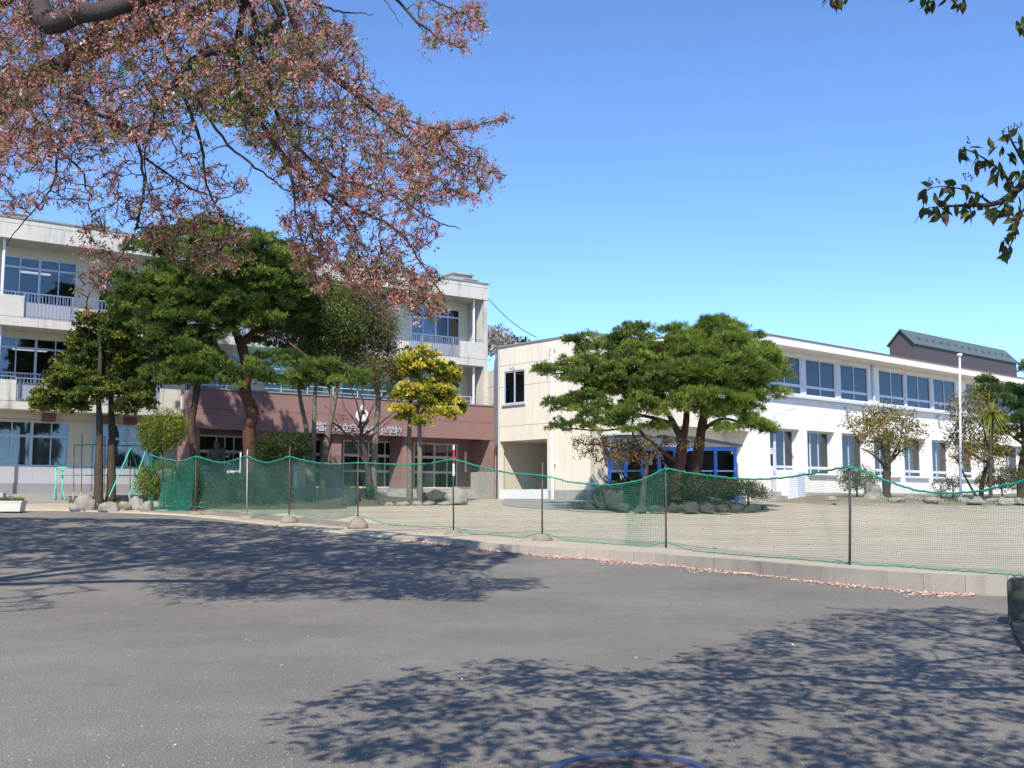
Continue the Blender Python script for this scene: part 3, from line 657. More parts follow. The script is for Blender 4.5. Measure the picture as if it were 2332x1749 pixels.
# steps and cabinet in front of the side door
s0=PB.hit(1752,1130,.6)[0];z=1.5
mb=MB();mb.pb(PB,s0,s0+1.9,1.2,1.93,.6,.045);mb.pb(PB,s0+.0,s0+1.9,1.2,1.74,.95,.601);o=mb.build('step_block','conc',bevel=.015);tag(o,'two low concrete steps below the pale side door of the white building','steps')
s0=PB.hit(1792,1110,.9)[0];s1=PB.hit(1830,1110,.9)[0];zb=gz(*PB.P(s0,0,.9)[:2])
cab=thing('outdoor_cabinet',PB.P(s0,zb,.9),'white upright metal cabinet beside the concrete steps of the white building','cabinet')
mb=MB();mb.pb(PB,s0,s1,zb+.06,2.95,1.0,.35);mb.build('casing','white',cab,bevel=.015)
mb=MB();mb.pb(PB,(s0+s1)/2+.03,s1-.04,zb+.14,2.85,1.012,1.001);mb.build('door','alub',cab)
mb=MB();mb.pb(PB,s0+.03,s1-.03,zb-.05,zb+.058,.95,.4);mb.build('base','conc',cab)
# ================================================================ gymnasium
Og=at(2052,752,96);PG=Plane(Og[:2],uB);zr=Og[2];gl_=PG.hit(2286,795)[0]
G_=thing('gymnasium',(Og[0],Og[1],zr-15),'dark brown gymnasium with green ribbed gable roof rising behind the white classroom block','building')
hw=1.2;ez=zr-1.2
mb=MB();n_=PG.n
def gp(s,off,z): q=PG.P(s,z,off);return q
mb.add([gp(0,hw,ez-2.6),gp(gl_,hw,ez-2.6),gp(gl_,-hw,ez-2.6),gp(0,-hw,ez-2.6),gp(0,hw,ez),gp(gl_,hw,ez),gp(gl_,-hw,ez),gp(0,-hw,ez),gp(0,0,zr-.05),gp(gl_,0,zr-.05)],
 [(0,1,5,4),(1,2,6,9,5),(2,3,7,6),(3,0,4,8,7)]);mb.build('wall','brown',G_)
mb=MB()
for sg in (1,-1):
    e=hw*1.12*sg;mb.hexa([gp(-.25,e,ez-.2),gp(gl_+.25,e,ez-.2),gp(gl_+.25,0,zr),gp(-.25,0,zr),gp(-.25,e,ez-.08),gp(gl_+.25,e,ez-.08),gp(gl_+.25,0,zr+.12),gp(-.25,0,zr+.12)])
for i in range(14):
    s=1.5+i*(gl_-2.5)/13;mb.hexa([gp(s-.12,hw*.80,zr-.8),gp(s+.12,hw*.80,zr-.8),gp(s+.12,hw*.66,zr-.6),gp(s-.12,hw*.66,zr-.6),gp(s-.12,hw*.80,zr-.58),gp(s+.12,hw*.80,zr-.58),gp(s+.12,hw*.66,zr-.48),gp(s-.12,hw*.66,zr-.48)])
mb.build('roof','groof',G_)
mb=MB();lz=ez-2.5
mb.hexa([gp(-4,9,lz-3.6),gp(gl_+14,9,lz-3.6),gp(gl_+14,-9,lz-3.6),gp(-4,-9,lz-3.6),gp(-3.,hw+.1,lz+.2),gp(gl_+10,hw+.1,lz+.2),gp(gl_+10,-hw,lz+.2),gp(-3.,-hw,lz+.2)]);mb.build('lower_roof','mroof',G_)
mb=MB();mb.pb(PG,-3.8,gl_+13,0.5,lz-3.6,8,-8);mb.build('hall_wall','brown',G_)
# ================================================================ blue framed shelter
x0=at(1388,1080,43.4)
PS=Plane(x0[:2],(1,.05));sh=thing('blue_shelter',(x0[0],x0[1],1.5),'low shelter with bright blue timber posts and dark bays behind the big pine','shelter')
pp=[1390,1428,1465,1504,1543,1586,1632,1677];ss=[PS.hit(p,1080)[0] for p in pp]
for p,s in zip(pp,ss):
    wd=.10 if p not in (1543,1586) else .15
    mb=MB();mb.pb(PS,s-wd,s+wd*.2,1.45,3.5,.06,-.08);mb.build('post','blue',sh)
mb=MB();mb.pb(PS,ss[0]-.12,ss[-1]+.06,3.5,3.66,.07,-.09);mb.build('top_beam','blue',sh)
mb=MB();mb.pb(PS,ss[0],ss[2],2.66,2.72,.0,-.05);mb.pb(PS,ss[5],ss[-1],2.66,2.72,.0,-.05);mb.build('mid_rail','alu',sh)
mb=MB();mb.pb(PS,ss[1]+.05,ss[-1],1.5,3.6,-.75,-.8);mb.pb(PS,ss[-1]-.03,ss[-1]+.03,1.5,3.4,-.1,-1.9);mb.pb(PS,ss[0],ss[2],1.5,2.62,-.3,-.34);mb.build('back_board',mat('dark brown board',(.06,.04,.035),.8,.2,noise_amt=.3),sh)
s5=PS.hit(1560,1000)[0];s6=PS.hit(1687,1019)[0]
mb=MB();mb.add([PS.P(ss[0]-.1,3.665,.05),PS.P(s6-.1,3.665,.05),PS.P(s5,4.02,.05),PS.P(ss[0]-.1,4.02,.05),PS.P(ss[0]-.1,3.665,0),PS.P(s6-.1,3.665,0),PS.P(s5,4.02,0),PS.P(ss[0]-.1,4.02,0)],[(0,1,2,3),(7,6,5,4),(0,4,5,1),(1,5,6,2),(2,6,7,3),(3,7,4,0)]);mb.build('gable_board','wallB',sh)
mb=MB();mb.hexa([PS.P(s5-.1,4.06,.35),PS.P(s6,3.68,.35),PS.P(s6,3.68,-1.2),PS.P(s5-.1,4.06,-1.2),PS.P(s5-.1,4.13,.35),PS.P(s6,3.75,.35),PS.P(s6,3.75,-1.2),PS.P(s5-.1,4.13,-1.2)])
mb.pb(PS,ss[0]-.3,s5-.102,4.06,4.13,.35,-1.2);mb.build('roof','rail',sh)
mb=MB();mb.pb(PS,PS.hit(1478,1050)[0],PS.hit(1493,1050)[0],2.95,3.3,-.7,-.748);mb.build('notice','white',sh)
def at_w(px,py,D): return tuple(at(px,py,D))
lad=thing('leaning_ladder',at_w(1425,1115,43.2),'grey timber ladder leaning inside the left bay of the blue shelter','ladder')
for dx in (0,5): mb=MB();mb.tube([at_w(1401+dx,1046,43.9),at_w(1421+dx,1108,43.15)],.025,6);mb.build('side_rail','steel',lad)
for i in range(6):
    f=(i+.5)/6;mb=MB();mb.tube([at_w(1401+20*f,1046+62*f,43.9-.75*f),at_w(1406+20*f,1046+62*f,43.9-.75*f)],.015,5);mb.build('rung','steel',lad)
q=at(1532,1110,42.8);cn=thing('traffic_cone',(q[0],q[1],1.75),'red traffic cone standing by the pine trunks in front of the blue shelter','cone')
mb=MB();mb.lathe((q[0],q[1],1.75),[(.14,0),(.05,.5),(.03,.62),(.01,.64)],14);mb.build('cone_body','redcone',cn)
mb=MB();mb.box(q[0]-.19,q[0]+.19,q[1]-.19,q[1]+.19,1.71,1.748);mb.build('cone_base','redcone',cn)
q=at(1687,1085,46.5);mb=MB();mb.box(q[0]-.15,q[0]+.15,q[1]-.25,q[1]+.25,1.4,3.12);tag(mb.build('utility_box','wallC',bevel=.01),'narrow cream upright box against the wall right of the blue shelter','utility box')
# cable
a=np.array(PA.P(.02,12.3,.0));b=at(1222,768,60);pts=[a*(1-t)+b*t+np.array([0,0,-.5*4*t*(1-t)*.5]) for t in np.linspace(0,1,9)]
mb=MB();mb.tube(pts,.022,5);tag(mb.build('overhead_cable','dpole'),'thin dark cable strung from the three storey building roof corner','cable')
# ================================================================ vegetation tools
def tubes(P,Rr,n=4):
    """P (m,k,3) paths, Rr (m,k) radii -> verts, quads"""
    m,k,_=P.shape;T=np.gradient(P,axis=1);T/=np.linalg.norm(T,axis=2,keepdims=True)+1e-9
    ref=np.where(np.abs(T[...,2:3])<.9,np.array([0,0,1.]),np.array([1.,0,0]));a=np.cross(T,ref);a/=np.linalg.norm(a,axis=2,keepdims=True)+1e-9;b=np.cross(T,a)
    q=np.arange(n)*2*np.pi/n
    V=P[:,:,None]+Rr[:,:,None,None]*(a[:,:,None]*np.cos(q)[:,None]+b[:,:,None]*np.sin(q)[:,None])
    V=V.reshape(-1,3);base=(np.arange(m)[:,None,None]*k+np.arange(k-1)[None,:,None])*n;j=np.arange(n)[None,None];j2=(j+1)%n
    Fq=np.stack([base+j,base+j2,base+n+j2,base+n+j],-1).reshape(-1,4);return V,Fq
def merge(parts):
    V=[];Fs=[];k=0
    for v,f in parts: V.append(v);Fs.append(f+k);k+=len(v)
    return np.concatenate(V),np.concatenate(Fs)
class Skel:
    def __init__(s): s.parts=[];s.nodes=np.zeros((0,3))
    def limb(s,pts,r0,r1,n=9,sub=6,wob=.0):
        P=catmull(pts,sub)
        if wob: P=P+rng.normal(0,wob,P.shape)*np.linspace(.2,1,len(P))[:,None]
        r=r0+(r1-r0)*np.linspace(0,1,len(P))**.8;r=r*(1+rng.normal(0,.05,len(P)))
        s.parts.append(tubes(P[None],r[None],n));s.nodes=np.r_[s.nodes,P];return P
    def connect(s,T,r0=.012,r1=.004,k=5,bend=.15,droop=0.,order=True,n=3,rlen=.0):
        if order:
            d=np.sqrt(((T[:,None]-s.nodes[None,::3])**2).sum(-1)).min(1);T=T[np.argsort(d)]
        cap=len(s.nodes)+len(T)*(k-1);N=np.zeros((cap,3));N[:len(s.nodes)]=s.nodes;c=len(s.nodes);paths=[];rad=[]
        for t in T:
            q=N[:c];i=((q-t)**2).sum(1).argmin();a=q[i];v=t-a;L=np.linalg.norm(v)
            if L<1e-3: continue
            f=np.linspace(0,1,k)[:,None];off=rng.normal(0,bend*L*.5,3);off[2]+=droop*L
            p=a+v*f+off*(4*f*(1-f))*.5+rng.normal(0,.02*L,(k,3))*(f>0)*(f<1)
            paths.append(p);rr0=r0+rlen*L;rad.append(rr0+(r1-rr0)*f[:,0]);N[c:c+k-1]=p[1:];c+=k-1
        s.nodes=N[:c]
        if paths: s.parts.append(tubes(np.array(paths),np.array(rad),n))
    def mesh(s): return merge(s.parts)
def unit(v): return v/(np.linalg.norm(v,axis=-1,keepdims=True)+1e-9)
def leaves(c,ax,size,aspect=.5,jit=.5,spread=None):
    """diamond leaves: c (n,3), ax (n,3) axis, size (n,)"""
    n=len(c);ax=unit(ax+rng.normal(0,jit,(n,3)));s_=unit(np.cross(ax,rng.normal(0,1,(n,3))));h=size[:,None]
    V=np.stack([c,c+ax*h*.45+s_*h*aspect*.5,c+ax*h,c+ax*h*.45-s_*h*aspect*.5],1).reshape(-1,3)
    return V,np.arange(n*4).reshape(n,4)
def tints(n,cols,wts,var=.25,per=1):
    cols=np.array(cols);i=rng.choice(len(cols),n,p=np.array(wts)/sum(wts));c=cols[i]*(1+rng.uniform(-var,var,(n,1)))
    return np.clip(c,0,1)
# ---- pine-like crown: pads -> sub blobs -> tufts
def pine_foliage(pads,dens=1.,nl=9,L=.13,wd=.02,cols=((.075,.13,.025),(.04,.085,.02),(.12,.17,.03)),wts=(5,4,2),upb=.55,blob=.3):
    Cs=[];Ds=[];Ts=[]
    for (c,r) in pads:
        c=np.array(c);r=np.array(r);area=(r[0]*r[1]+r[0]*r[2]+r[1]*r[2])
        nb=max(5,int(area*6.5*dens/(blob/.3)**2));d=unit(rng.normal(0,1,(nb,3)));d[:,2]=np.where(d[:,2]<-.35,-d[:,2]*.6,d[:,2])
        bc=c+d*r*rng.uniform(.45,.95,(nb,1));br=blob*rng.uniform(.6,1.25,nb);col=tints(nb,cols,wts,.22)
        for k in range(nb):
            nt_=int(46*(br[k]/.3)**2);e=unit(rng.normal(0,1,(nt_,3)));e[:,2]=np.where(e[:,2]<-.2,-e[:,2],e[:,2])
            Cs.append(bc[k]+e*np.array([1,1,.62])*br[k]*np.where(rng.random((nt_,1))<.14,rng.uniform(1.,1.4,(nt_,1)),rng.uniform(.5,1.,(nt_,1))));Ds.append(unit(e+.5*d[k]+np.array([0,0,upb])));Ts.append(np.repeat(col[k:k+1]*rng.uniform(.8,1.2,(nt_,1)),1,0))
    Cc=np.concatenate(Cs);Dd=np.concatenate(Ds);Tt=np.concatenate(Ts);n=len(Cc)
    c=np.repeat(Cc,nl,0);a=np.repeat(Dd,nl,0);V,Fq=leaves(c,a,L*rng.uniform(.7,1.2,n*nl),wd/L,.55);Tt=Tt*1.3;br_=rng.random(len(Tt))<.05;Tt[br_]=np.array([.17,.11,.045])
    t=np.repeat(np.repeat(Tt,nl,0)*rng.uniform(.85,1.15,(n*nl,1)),4,0);return V,Fq,t,Cc
def leaf_foliage(pads,n_per_m2=260,size=.06,aspect=.6,cols=((.05,.10,.02),),wts=(1,),shell=.35,clump=.22,upb=.2,kc=14):
    Cs=[];Ts=[];As=[];Cn=[]
    for (c,r) in pads:
        c=np.array(c);r=np.array(r);area=4*(r[0]*r[1]+r[0]*r[2]+r[1]*r[2]);ncl=max(4,int(area*n_per_m2*2.2/kc))
        d=unit(rng.normal(0,1,(ncl,3)));cc=c+d*r*(rng.uniform(shell,1,(ncl,1)))**.6;col=tints(ncl,cols,wts,.25);Cn.append(cc)
        e=rng.normal(0,clump*.5,(ncl,kc,3));p=(cc[:,None]+e).reshape(-1,3);Cs.append(p);As.append((unit(e+.0)+d[:,None]*.4+np.array([0,0,upb])).reshape(-1,3));Ts.append(np.repeat(col,kc,0))
    c=np.concatenate(Cs);a=np.concatenate(As);t=np.concatenate(Ts);V,Fq=leaves(c,a,size*1.35*rng.uniform(.6,1.3,len(c)),aspect,.6)
    return V,Fq,np.repeat(t*rng.uniform(.8,1.2,(len(t),1)),4,0),np.concatenate(Cn)
OV=1.0543
def wp(x,y,D): return at(x*OV,y*OV,D)   # point from overview-scale picture coordinates at a real distance
def mkpads(L,D,dj=1.,k=1,dz=0,sc=(1.12,1.2)):
    """L: (x,y,rx,ry[,depth offset]) -> world ellipsoids"""
    out=[]
    for p in L:
        x,y,rx,ry=p[:4];do=p[4] if len(p)>4 else rng.uniform(-.5,.5)*dj
        d=D+do;c=wp(x,y,d);s=OV*d/F;out.append((c,(rx*s*sc[0],max(rx*s*.8,.35),ry*s*sc[1])))
    return out
def dome(x,y,rx,ry,Rm,n,pr=(34,18),flat=1.):
    out=[]
    for _ in range(n):
        a=rng.uniform(0,2*np.pi);r_=math.sqrt(rng.random())*.95;u=r_*math.cos(a);v=r_*math.sin(a);z=-math.sqrt(max(0,1-r_*r_))*Rm*rng.uniform(.6,1.);out.append((x+rx*u,y+ry*v,pr[0]*rng.uniform(.7,1.3),pr[1]*rng.uniform(.7,1.3),z))
    return out
def tree(name,label,cat,base,limbs,barkm,fol,folm,group=None,connect=None,crown='crown',targets=None,trunks=None,twig=(.02,.008)):
    t=thing(name,base,label,cat,group)
    sk_=Skel()
    for (pts,r0,r1) in limbs: sk_.limb(pts,r0,r1,9,6,.0)
    V,Fq,tt_,Cn=fol
    tg=targets if targets is not None else Cn[rng.choice(len(Cn),min(len(Cn),connect or 60),replace=False)]
    if len(tg): sk_.connect(tg,twig[0],twig[1],k=6,bend=.25,droop=-.05,n=4,rlen=.012)
    v,f=sk_.mesh();npmesh('trunk',v,f,barkm,t,smooth=True)
    npmesh(crown,V,Fq,folm,t,tint=tt_)
    return t
def gpt(x,D):  # ground point under picture column x at distance D
    p=wp(x,1080,D);return (p[0],p[1],gz(p[0],p[1]))
def up_(x,y,D): return tuple(wp(x,y,D))
# ---- left trimmed conifers
cypc=((.085,.115,.022),(.17,.19,.028),(.04,.06,.015));
D=40.5
padsL=[(205,705,32,22),(185,745,40,22),(170,790,55,25),(150,830,60,25),(120,862,48,22),(105,885,30,16),(190,860,45,22),(195,810,45,25),(215,770,40,28),(160,885,40,16)]
padsR=[(240,700,28,20),(250,735,36,22),(262,775,42,24),(270,815,45,25),(285,850,45,22),(300,875,34,17),(240,850,40,22),(268,890,34,15),(232,790,36,26),(325,882,16,9)]
for nm,pads,x0,lab in (('cypress_tree',padsL,213,'dark green trimmed cypress on the left with the wider crown, standing on the stone edging'),('cypress_tree',padsR,240,'dark green trimmed cypress just right of its twin, behind the mint green railings')):
    d=D if x0==213 else D+.5;pp=mkpads(pads,d,1.6);pp+=[(c+np.array([rng.uniform(-.3,.3),rng.uniform(-.6,.7),.1]),(r[0]*.8,r[1]*.8,r[2]*.8)) for c,r in pp[:6]]
    b=gpt(x0,d);fol=pine_foliage([(c,(r[0],r[1],r[2]*1.35)) for c,r in pp],1.9,5,.14,.065,cypc,(4,4,3),.25,.2)
    tree(nm,lab,'tree',b,[([b,up_(x0+1,1000,d),up_(x0+2,920,d),up_(x0,850,d),up_(x0+4,770,d),up_(x0,715,d)],.19,.05)],'bark',fol,'needle','trimmed cypresses left of the net',60)
# ---- red pines on the left
pc=((.10,.15,.026),(.05,.085,.018),(.175,.22,.04))
D=41
pA=[(345,640,70,22),(300,610,45,18),(280,650,45,15),(330,690,60,20),(365,660,50,22),(350,730,60,22),(380,760,62,24),(400,800,65,20),(345,775,40,16),(430,825,60,16),(375,815,40,14),(300,685,35,14),(420,740,45,24),(390,700,50,22),(440,790,45,20),(360,700,55,22,-1),(400,760,50,20,-1),(330,660,50,20,-.9),(300,640,40,16,-.9),(420,800,50,18,-1),(380,830,45,14,-1),(450,830,40,12,-1),(345,810,40,14,-.9),(250,605,28,10,-.8),(270,660,30,10,-.8)]
pB=[(440,520,68,24),(375,540,66,26),(510,525,66,24),(575,540,50,22),(615,570,48,16),(655,572,34,10),(420,560,70,28),(340,560,60,26),(500,570,70,30),(560,600,60,26),(465,610,70,30),(400,620,60,28),(600,640,55,26),(560,660,60,26),(500,660,50,26),(630,690,50,22),(600,720,50,20),(450,660,45,22),(445,495,40,16),(355,515,44,18),(535,820,46,24,-1.1),(510,832,30,14,-1.),(560,810,34,16,-1.2),(650,815,50,18,-1.4),(690,800,44,16,-1.6),(610,790,45,18,-1),(590,775,40,18,-.8),(560,750,40,18),(640,835,40,14,-1.4),(590,825,30,12,-1),(725,825,58,12,-1.6),(760,815,30,9,-1.6),(470,690,50,24,-1.2),(440,640,60,26,-1.3),(500,620,60,26,-1.4),(400,580,60,26,-1),(540,590,55,24,-1.2),(570,630,50,22,-1.2),(480,545,55,24,-.8),(540,680,45,20,-1.2),(480,730,40,16,-1),(580,700,45,20,-1),(600,560,40,16,-.6)]
pA+=dome(370,700,85,90,1.5,16,(40,16))+dome(390,790,75,45,1.2,8,(36,13))
b=gpt(420,D-.3);ppA=mkpads(pA,D-.3,3.0,sc=(1.35,1.9));ppA+=[(c+np.array([rng.uniform(-.6,.6),rng.uniform(.3,1.8),rng.uniform(-.2,.3)]),r) for c,r in ppA[::2]]
LA=[([b,up_(424,1000,D-.3),up_(412,930,D-.3),up_(424,850,D-.3),up_(428,780,D-.3),up_(400,700,D-.3),up_(360,640,D-.3)],.21,.07),([up_(425,800,D-.3),up_(380,760,D-.6),up_(330,720,D-.9)],.08,.03),([up_(428,780,D-.3),up_(450,720,D+.3)],.08,.03)]
tree('red_pine','slender pine on the left whose crown spreads toward the cypresses, behind the round bush','tree',b,LA,'barkpd',pine_foliage(ppA,.85,9,.17,.026,pc),'needle','pines in front of the porch',90)
pB+=dome(475,600,145,78,2.4,32,(40,17))+dome(570,660,100,70,1.8,14,(38,16))
b=gpt(536,D+.3);d=D+.3;ppB=mkpads(pB,d,4.0,sc=(1.35,1.8));ppB+=[(c+np.array([rng.uniform(-.6,.6),rng.uniform(.3,2.2),rng.uniform(-.2,.3)]),r) for c,r in ppB[:19:2]]
LB=[([b,up_(540,1000,d),up_(538,930,d),up_(545,890,d),up_(530,850,d),up_(532,790,d),up_(518,735,d)],.30,.19),([up_(518,740,d),up_(500,690,d),up_(470,620,d),up_(440,540,d),up_(430,490,d)],.17,.06),([up_(522,745,d),up_(545,715,d-.2),up_(575,660,d-.4),up_(600,600,d-.5)],.14,.05),
 ([up_(545,715,d-.2),up_(600,725,d-.5),up_(650,760,d-1),up_(700,800,d-1.2)],.09,.03),([up_(532,790,d),up_(570,810,d),up_(640,810,d-.5)],.08,.03),([up_(500,690,d),up_(440,650,d+.6),up_(370,600,d+.8)],.09,.03),([up_(545,700,d),up_(520,620,d+1),up_(520,560,d+1.4)],.1,.04)]
tree('red_pine','tall pine with thick reddish curved trunk and the highest crown before the porch','tree',b,LB,'barkp',pine_foliage(ppB,.85,9,.17,.026,pc),'needle','pines in front of the porch',150)
# ---- multi stemmed broadleaf
oc=((.12,.17,.035),(.17,.21,.045),(.07,.10,.025),(.20,.18,.06))
D=43
pM=[(650,650,55,35),(700,660,60,38),(740,690,50,40),(660,710,60,35),(710,740,60,35),(620,690,40,30),(680,780,50,30),(745,750,45,35),(700,625,50,25),(640,760,40,22)]
b=gpt(668,D);pp=mkpads(pM,D,2.5)
LM=[([b,up_(666,1000,D),up_(662,930,D),up_(650,870,D),up_(640,800,D),up_(625,740,D)],.15,.05),([tuple(np.array(b)+[.12,.1,0]),up_(676,1000,D),up_(678,930,D),up_(680,860,D),up_(690,780,D),up_(700,700,D)],.14,.05),([tuple(np.array(b)+[.5,.1,0]),up_(700,1000,D),up_(708,940,D),up_(722,870,D),up_(735,800,D),up_(745,720,D)],.19,.05),([up_(708,940,D),up_(718,880,D),up_(706,820,D),up_(690,760,D)],.1,.04)]
tree('broadleaf_tree','three stemmed grey barked tree with dull olive crown right of the red trunked pine','tree',b,LM,'barkl',leaf_foliage(pp,190,.07,.6,oc,(4,4,3,1),.1,.25,.1,9),'leaf',None,170)
pN=[(790,670,50,38),(830,700,38,34),(800,730,55,35),(835,760,30,30),(780,780,40,28),(810,810,40,24),(770,640,40,24),(845,790,20,20),(760,720,35,30)]
b=gpt(806,D-.5);pp=mkpads(pN,D-.5,2.);d=D-.5
LN=[([b,up_(808,1000,d),up_(812,930,d),up_(817,870,d),up_(812,830,d),up_(795,790,d),up_(792,730,d),up_(790,680,d)],.16,.05),([up_(812,835,d),up_(822,790,d),up_(830,740,d)],.08,.03),([up_(815,870,d),up_(850,830,d),up_(862,810,d)],.05,.02)]
tree('broadleaf_tree','single trunk olive brown tree hiding part of the porch lettering','tree',b,LN,'barkl',leaf_foliage(pp,135,.07,.6,((.13,.12,.04),(.19,.16,.05),(.07,.08,.025),(.26,.19,.04)),(4,4,3,2),.1,.25,.1,9),'leaf',None,150)
# ---- bare pruned tree
d=D-1.2;b=gpt(797,d)
LBt=[([b,up_(797,1040,d),up_(790,990,d),up_(782,950,d),up_(778,910,d)],.15,.07),([up_(780,915,d),up_(770,870,d),up_(748,820,d)],.05,.02),([up_(778,910,d),up_(785,870,d),up_(768,830,d),up_(760,800,d)],.045,.015),([up_(782,930,d),up_(800,890,d),up_(825,845,d)],.05,.015),([up_(785,940,d),up_(815,920,d),up_(845,895,d),up_(868,878,d)],.045,.012),([up_(790,960,d),up_(812,935,d),up_(840,910,d),up_(850,900,d)],.03,.01),([up_(788,1000,d),up_(765,955,d),up_(735,925,d),up_(718,912,d)],.06,.03),([up_(735,925,d),up_(715,890,d),up_(700,875,d)],.02,.008),([up_(780,930,d),up_(760,900,d),up_(745,880,d),up_(738,850,d)],.03,.01)]
sk_=Skel()
t=thing('bare_tree',b,'dark leafless pruned tree in front of the school crest','tree')
for (p,r0,r1) in LBt: sk_.limb(p,r0,r1,8,5,.01)
v,f=sk_.mesh();npmesh('trunk',v,f,'barkd',t,smooth=True)
V,Fq,tt_,_c=leaf_foliage(mkpads([(725,925,14,8),(742,905,10,8),(760,935,14,10),(850,858,22,16)],d),60,.05,.6,((.16,.13,.05),(.2,.1,.04)),(1,1),.1,.15,.1,5);npmesh('leaves',V,Fq,'leaf',t,tint=tt_)
# ---- golden cypress pair
D=42
gc=((.41,.355,.045),(.26,.27,.03),(.10,.135,.02),(.56,.48,.09))
g1=[(890,785,30,22),(875,820,34,26),(870,860,30,22),(895,850,30,25),(870,890,28,14),(885,905,22,12)]
g2=[(915,775,32,16),(930,800,45,20),(955,830,38,22),(935,855,45,25),(965,875,38,20),(950,900,42,16),(985,890,20,14),(920,885,35,20),(915,915,26,11),(975,810,18,14)]
for x0,pads,lab in ((885,g1,'golden yellow cypress with the slimmer crown, its trunk left of its twin'),(907,g2,'golden yellow cypress with a wide crown over the right end of the maroon porch')):
    pp=mkpads(pads,D,1.8);b=gpt(x0,D+(.3 if x0==885 else -.2));d=b[1]
    tree('golden_cypress',lab,'tree',b,[([b,up_(x0,1000,d),up_(x0-1,940,d),up_(x0+1,880,d),up_(x0+4,800,d)],.13,.05)],'barkl',pine_foliage([(c,(r[0],r[1],r[2]*1.25)) for c,r in pp],1.9,5,.13,.065,gc,(5,4,3,3),.3,.2),'needle','golden cypresses by the porch',45)
# ---- bushes
def bush(name,label,pads,D,cols,wts,x0=None,stem=None,size=.05,dens=300,group=None,barkm='bark',dj=.6):
    pp=mkpads(pads,D,dj);x=x0 or pads[0][0];b=gpt(x,D)
    return tree(name,label,'bush',b,[([b,tuple(np.array(b)+[.03,0,.25]),tuple(pp[0][0])],.06,.03)],barkm,leaf_foliage(pp,dens,size,.6,cols,wts,.5,.12,.3,10),'leaf',group,30,crown='foliage')
yg=((.24,.29,.03),(.15,.20,.025),(.07,.10,.02),(.30,.30,.05))
bush('round_bush','yellow green ball shaped bush on a stem in front of the slender pine',[(350,930,45,38),(325,940,28,28),(372,925,32,30),(340,955,28,20)],39.5,yg,(4,4,2,2),352,dens=260)
bush('low_bush','low yellow green bush half behind the left end of the net',[(345,1035,45,32),(320,1040,25,28),(362,1060,30,25)],38.8,yg,(3,4,2,2),345)
bush('round_bush','dark green flat domed bush right of the thick reddish pine trunk',[(612,965,58,26),(580,970,28,24),(640,965,30,25),(600,990,50,15)],41,((.05,.08,.02),(.08,.10,.025),(.03,.05,.015)),(4,3,3),612)
bush('shrub','dark green shrub behind the net below the statue',[(400,1050,35,35),(380,1075,20,22),(412,1020,20,22)],38.6,((.03,.08,.03),(.05,.11,.03)),(1,1),400)
bush('shrub','wide dark shrub mass behind the net under the tall pine',[(460,1060,40,28),(510,1055,42,30),(560,1055,48,30),(600,1065,35,22)],40.2,((.03,.055,.02),(.05,.075,.025),(.09,.09,.04)),(3,3,1),520,dj=1.2)
# spiky clump by the bare tree
def spiky(name,label,cat,c,n,L,w,cols,up=.6,trunk=None,seed=0,droop=.35):
    t=thing(name,trunk[0] if trunk else c,label,cat);V=[];Fq=[]
    for i in range(n):
        d=unit(rng.normal(0,1,3)*np.array([1,1,.7])+np.array([0,0,up]));s_=unit(np.cross(d,[0,0,1]+rng.normal(0,.1,3)));l=L*rng.uniform(.65,1.1);k=len(V);prev=np.array(c,float)
        for j in range(5):
            f=j/4;p=np.array(c)+d*l*f-np.array([0,0,droop*l*f*f]);ww=w*(1-f*.9)*(0.6+.8*min(1,f*3));V+= [p-s_*ww/2,p+s_*ww/2]
        for j in range(4): Fq.append((k+2*j,k+2*j+1,k+2*j+3,k+2*j+2))
    tt_=np.repeat(tints(n,cols,[1]*len(cols),.25),10,0);npmesh('leaves',V,Fq,'leaf',t,tint=tt_)
    if trunk: sk_=Skel();sk_.limb(trunk,.09,.07,8,4);v,f=sk_.mesh();npmesh('trunk',v,f,'bark',t,smooth=True)
    return t
b=gpt(795,41.6);spiky('spiky_plant','green spiky leaved plant at the foot of the bare tree','plant',tuple(np.array(b)+[.05,-.1,.35]),90,.85,.035,((.07,.13,.02),(.14,.16,.04)),1.6,[b,tuple(np.array(b)+[.05,-.1,.4])])
# ---- big pine pair on the mound
D=38.5
cA=((.12,.17,.03),(.065,.10,.022),(.18,.22,.035))
bA=[(1175,808,18,9,-1),(1205,800,28,12,-1),(1245,790,42,14,-1),(1265,748,30,13,0),(1240,742,12,7,0),(1290,760,42,18,0),(1240,822,42,12,-1.5),(1290,800,50,20,-.8),(1200,880,24,9,-1.5),(1235,885,40,13,-1.6),(1260,870,45,16,-1.4),(1215,925,24,9,-2),(1250,930,38,13,-1.8),(1300,925,36,15,-1.5),(1290,895,45,18,-1.3),(1340,850,60,24,-1),(1350,790,55,25,0),(1320,745,40,18,.6),(1370,735,45,22,.8),(1400,770,50,26,.6),(1390,830,55,26,-.8),(1340,905,50,20,-1.6),(1400,890,55,22,-1.7),(1440,840,50,26,-1),(1460,885,50,20,-1.6),(1420,930,40,12,-1.4),(1360,770,40,22,1.5),(1440,780,45,26,1.2),(1310,840,40,18,1),(1500,870,45,20,-1.3),(1370,722,22,12,.5),(1350,940,24,9,-2)]
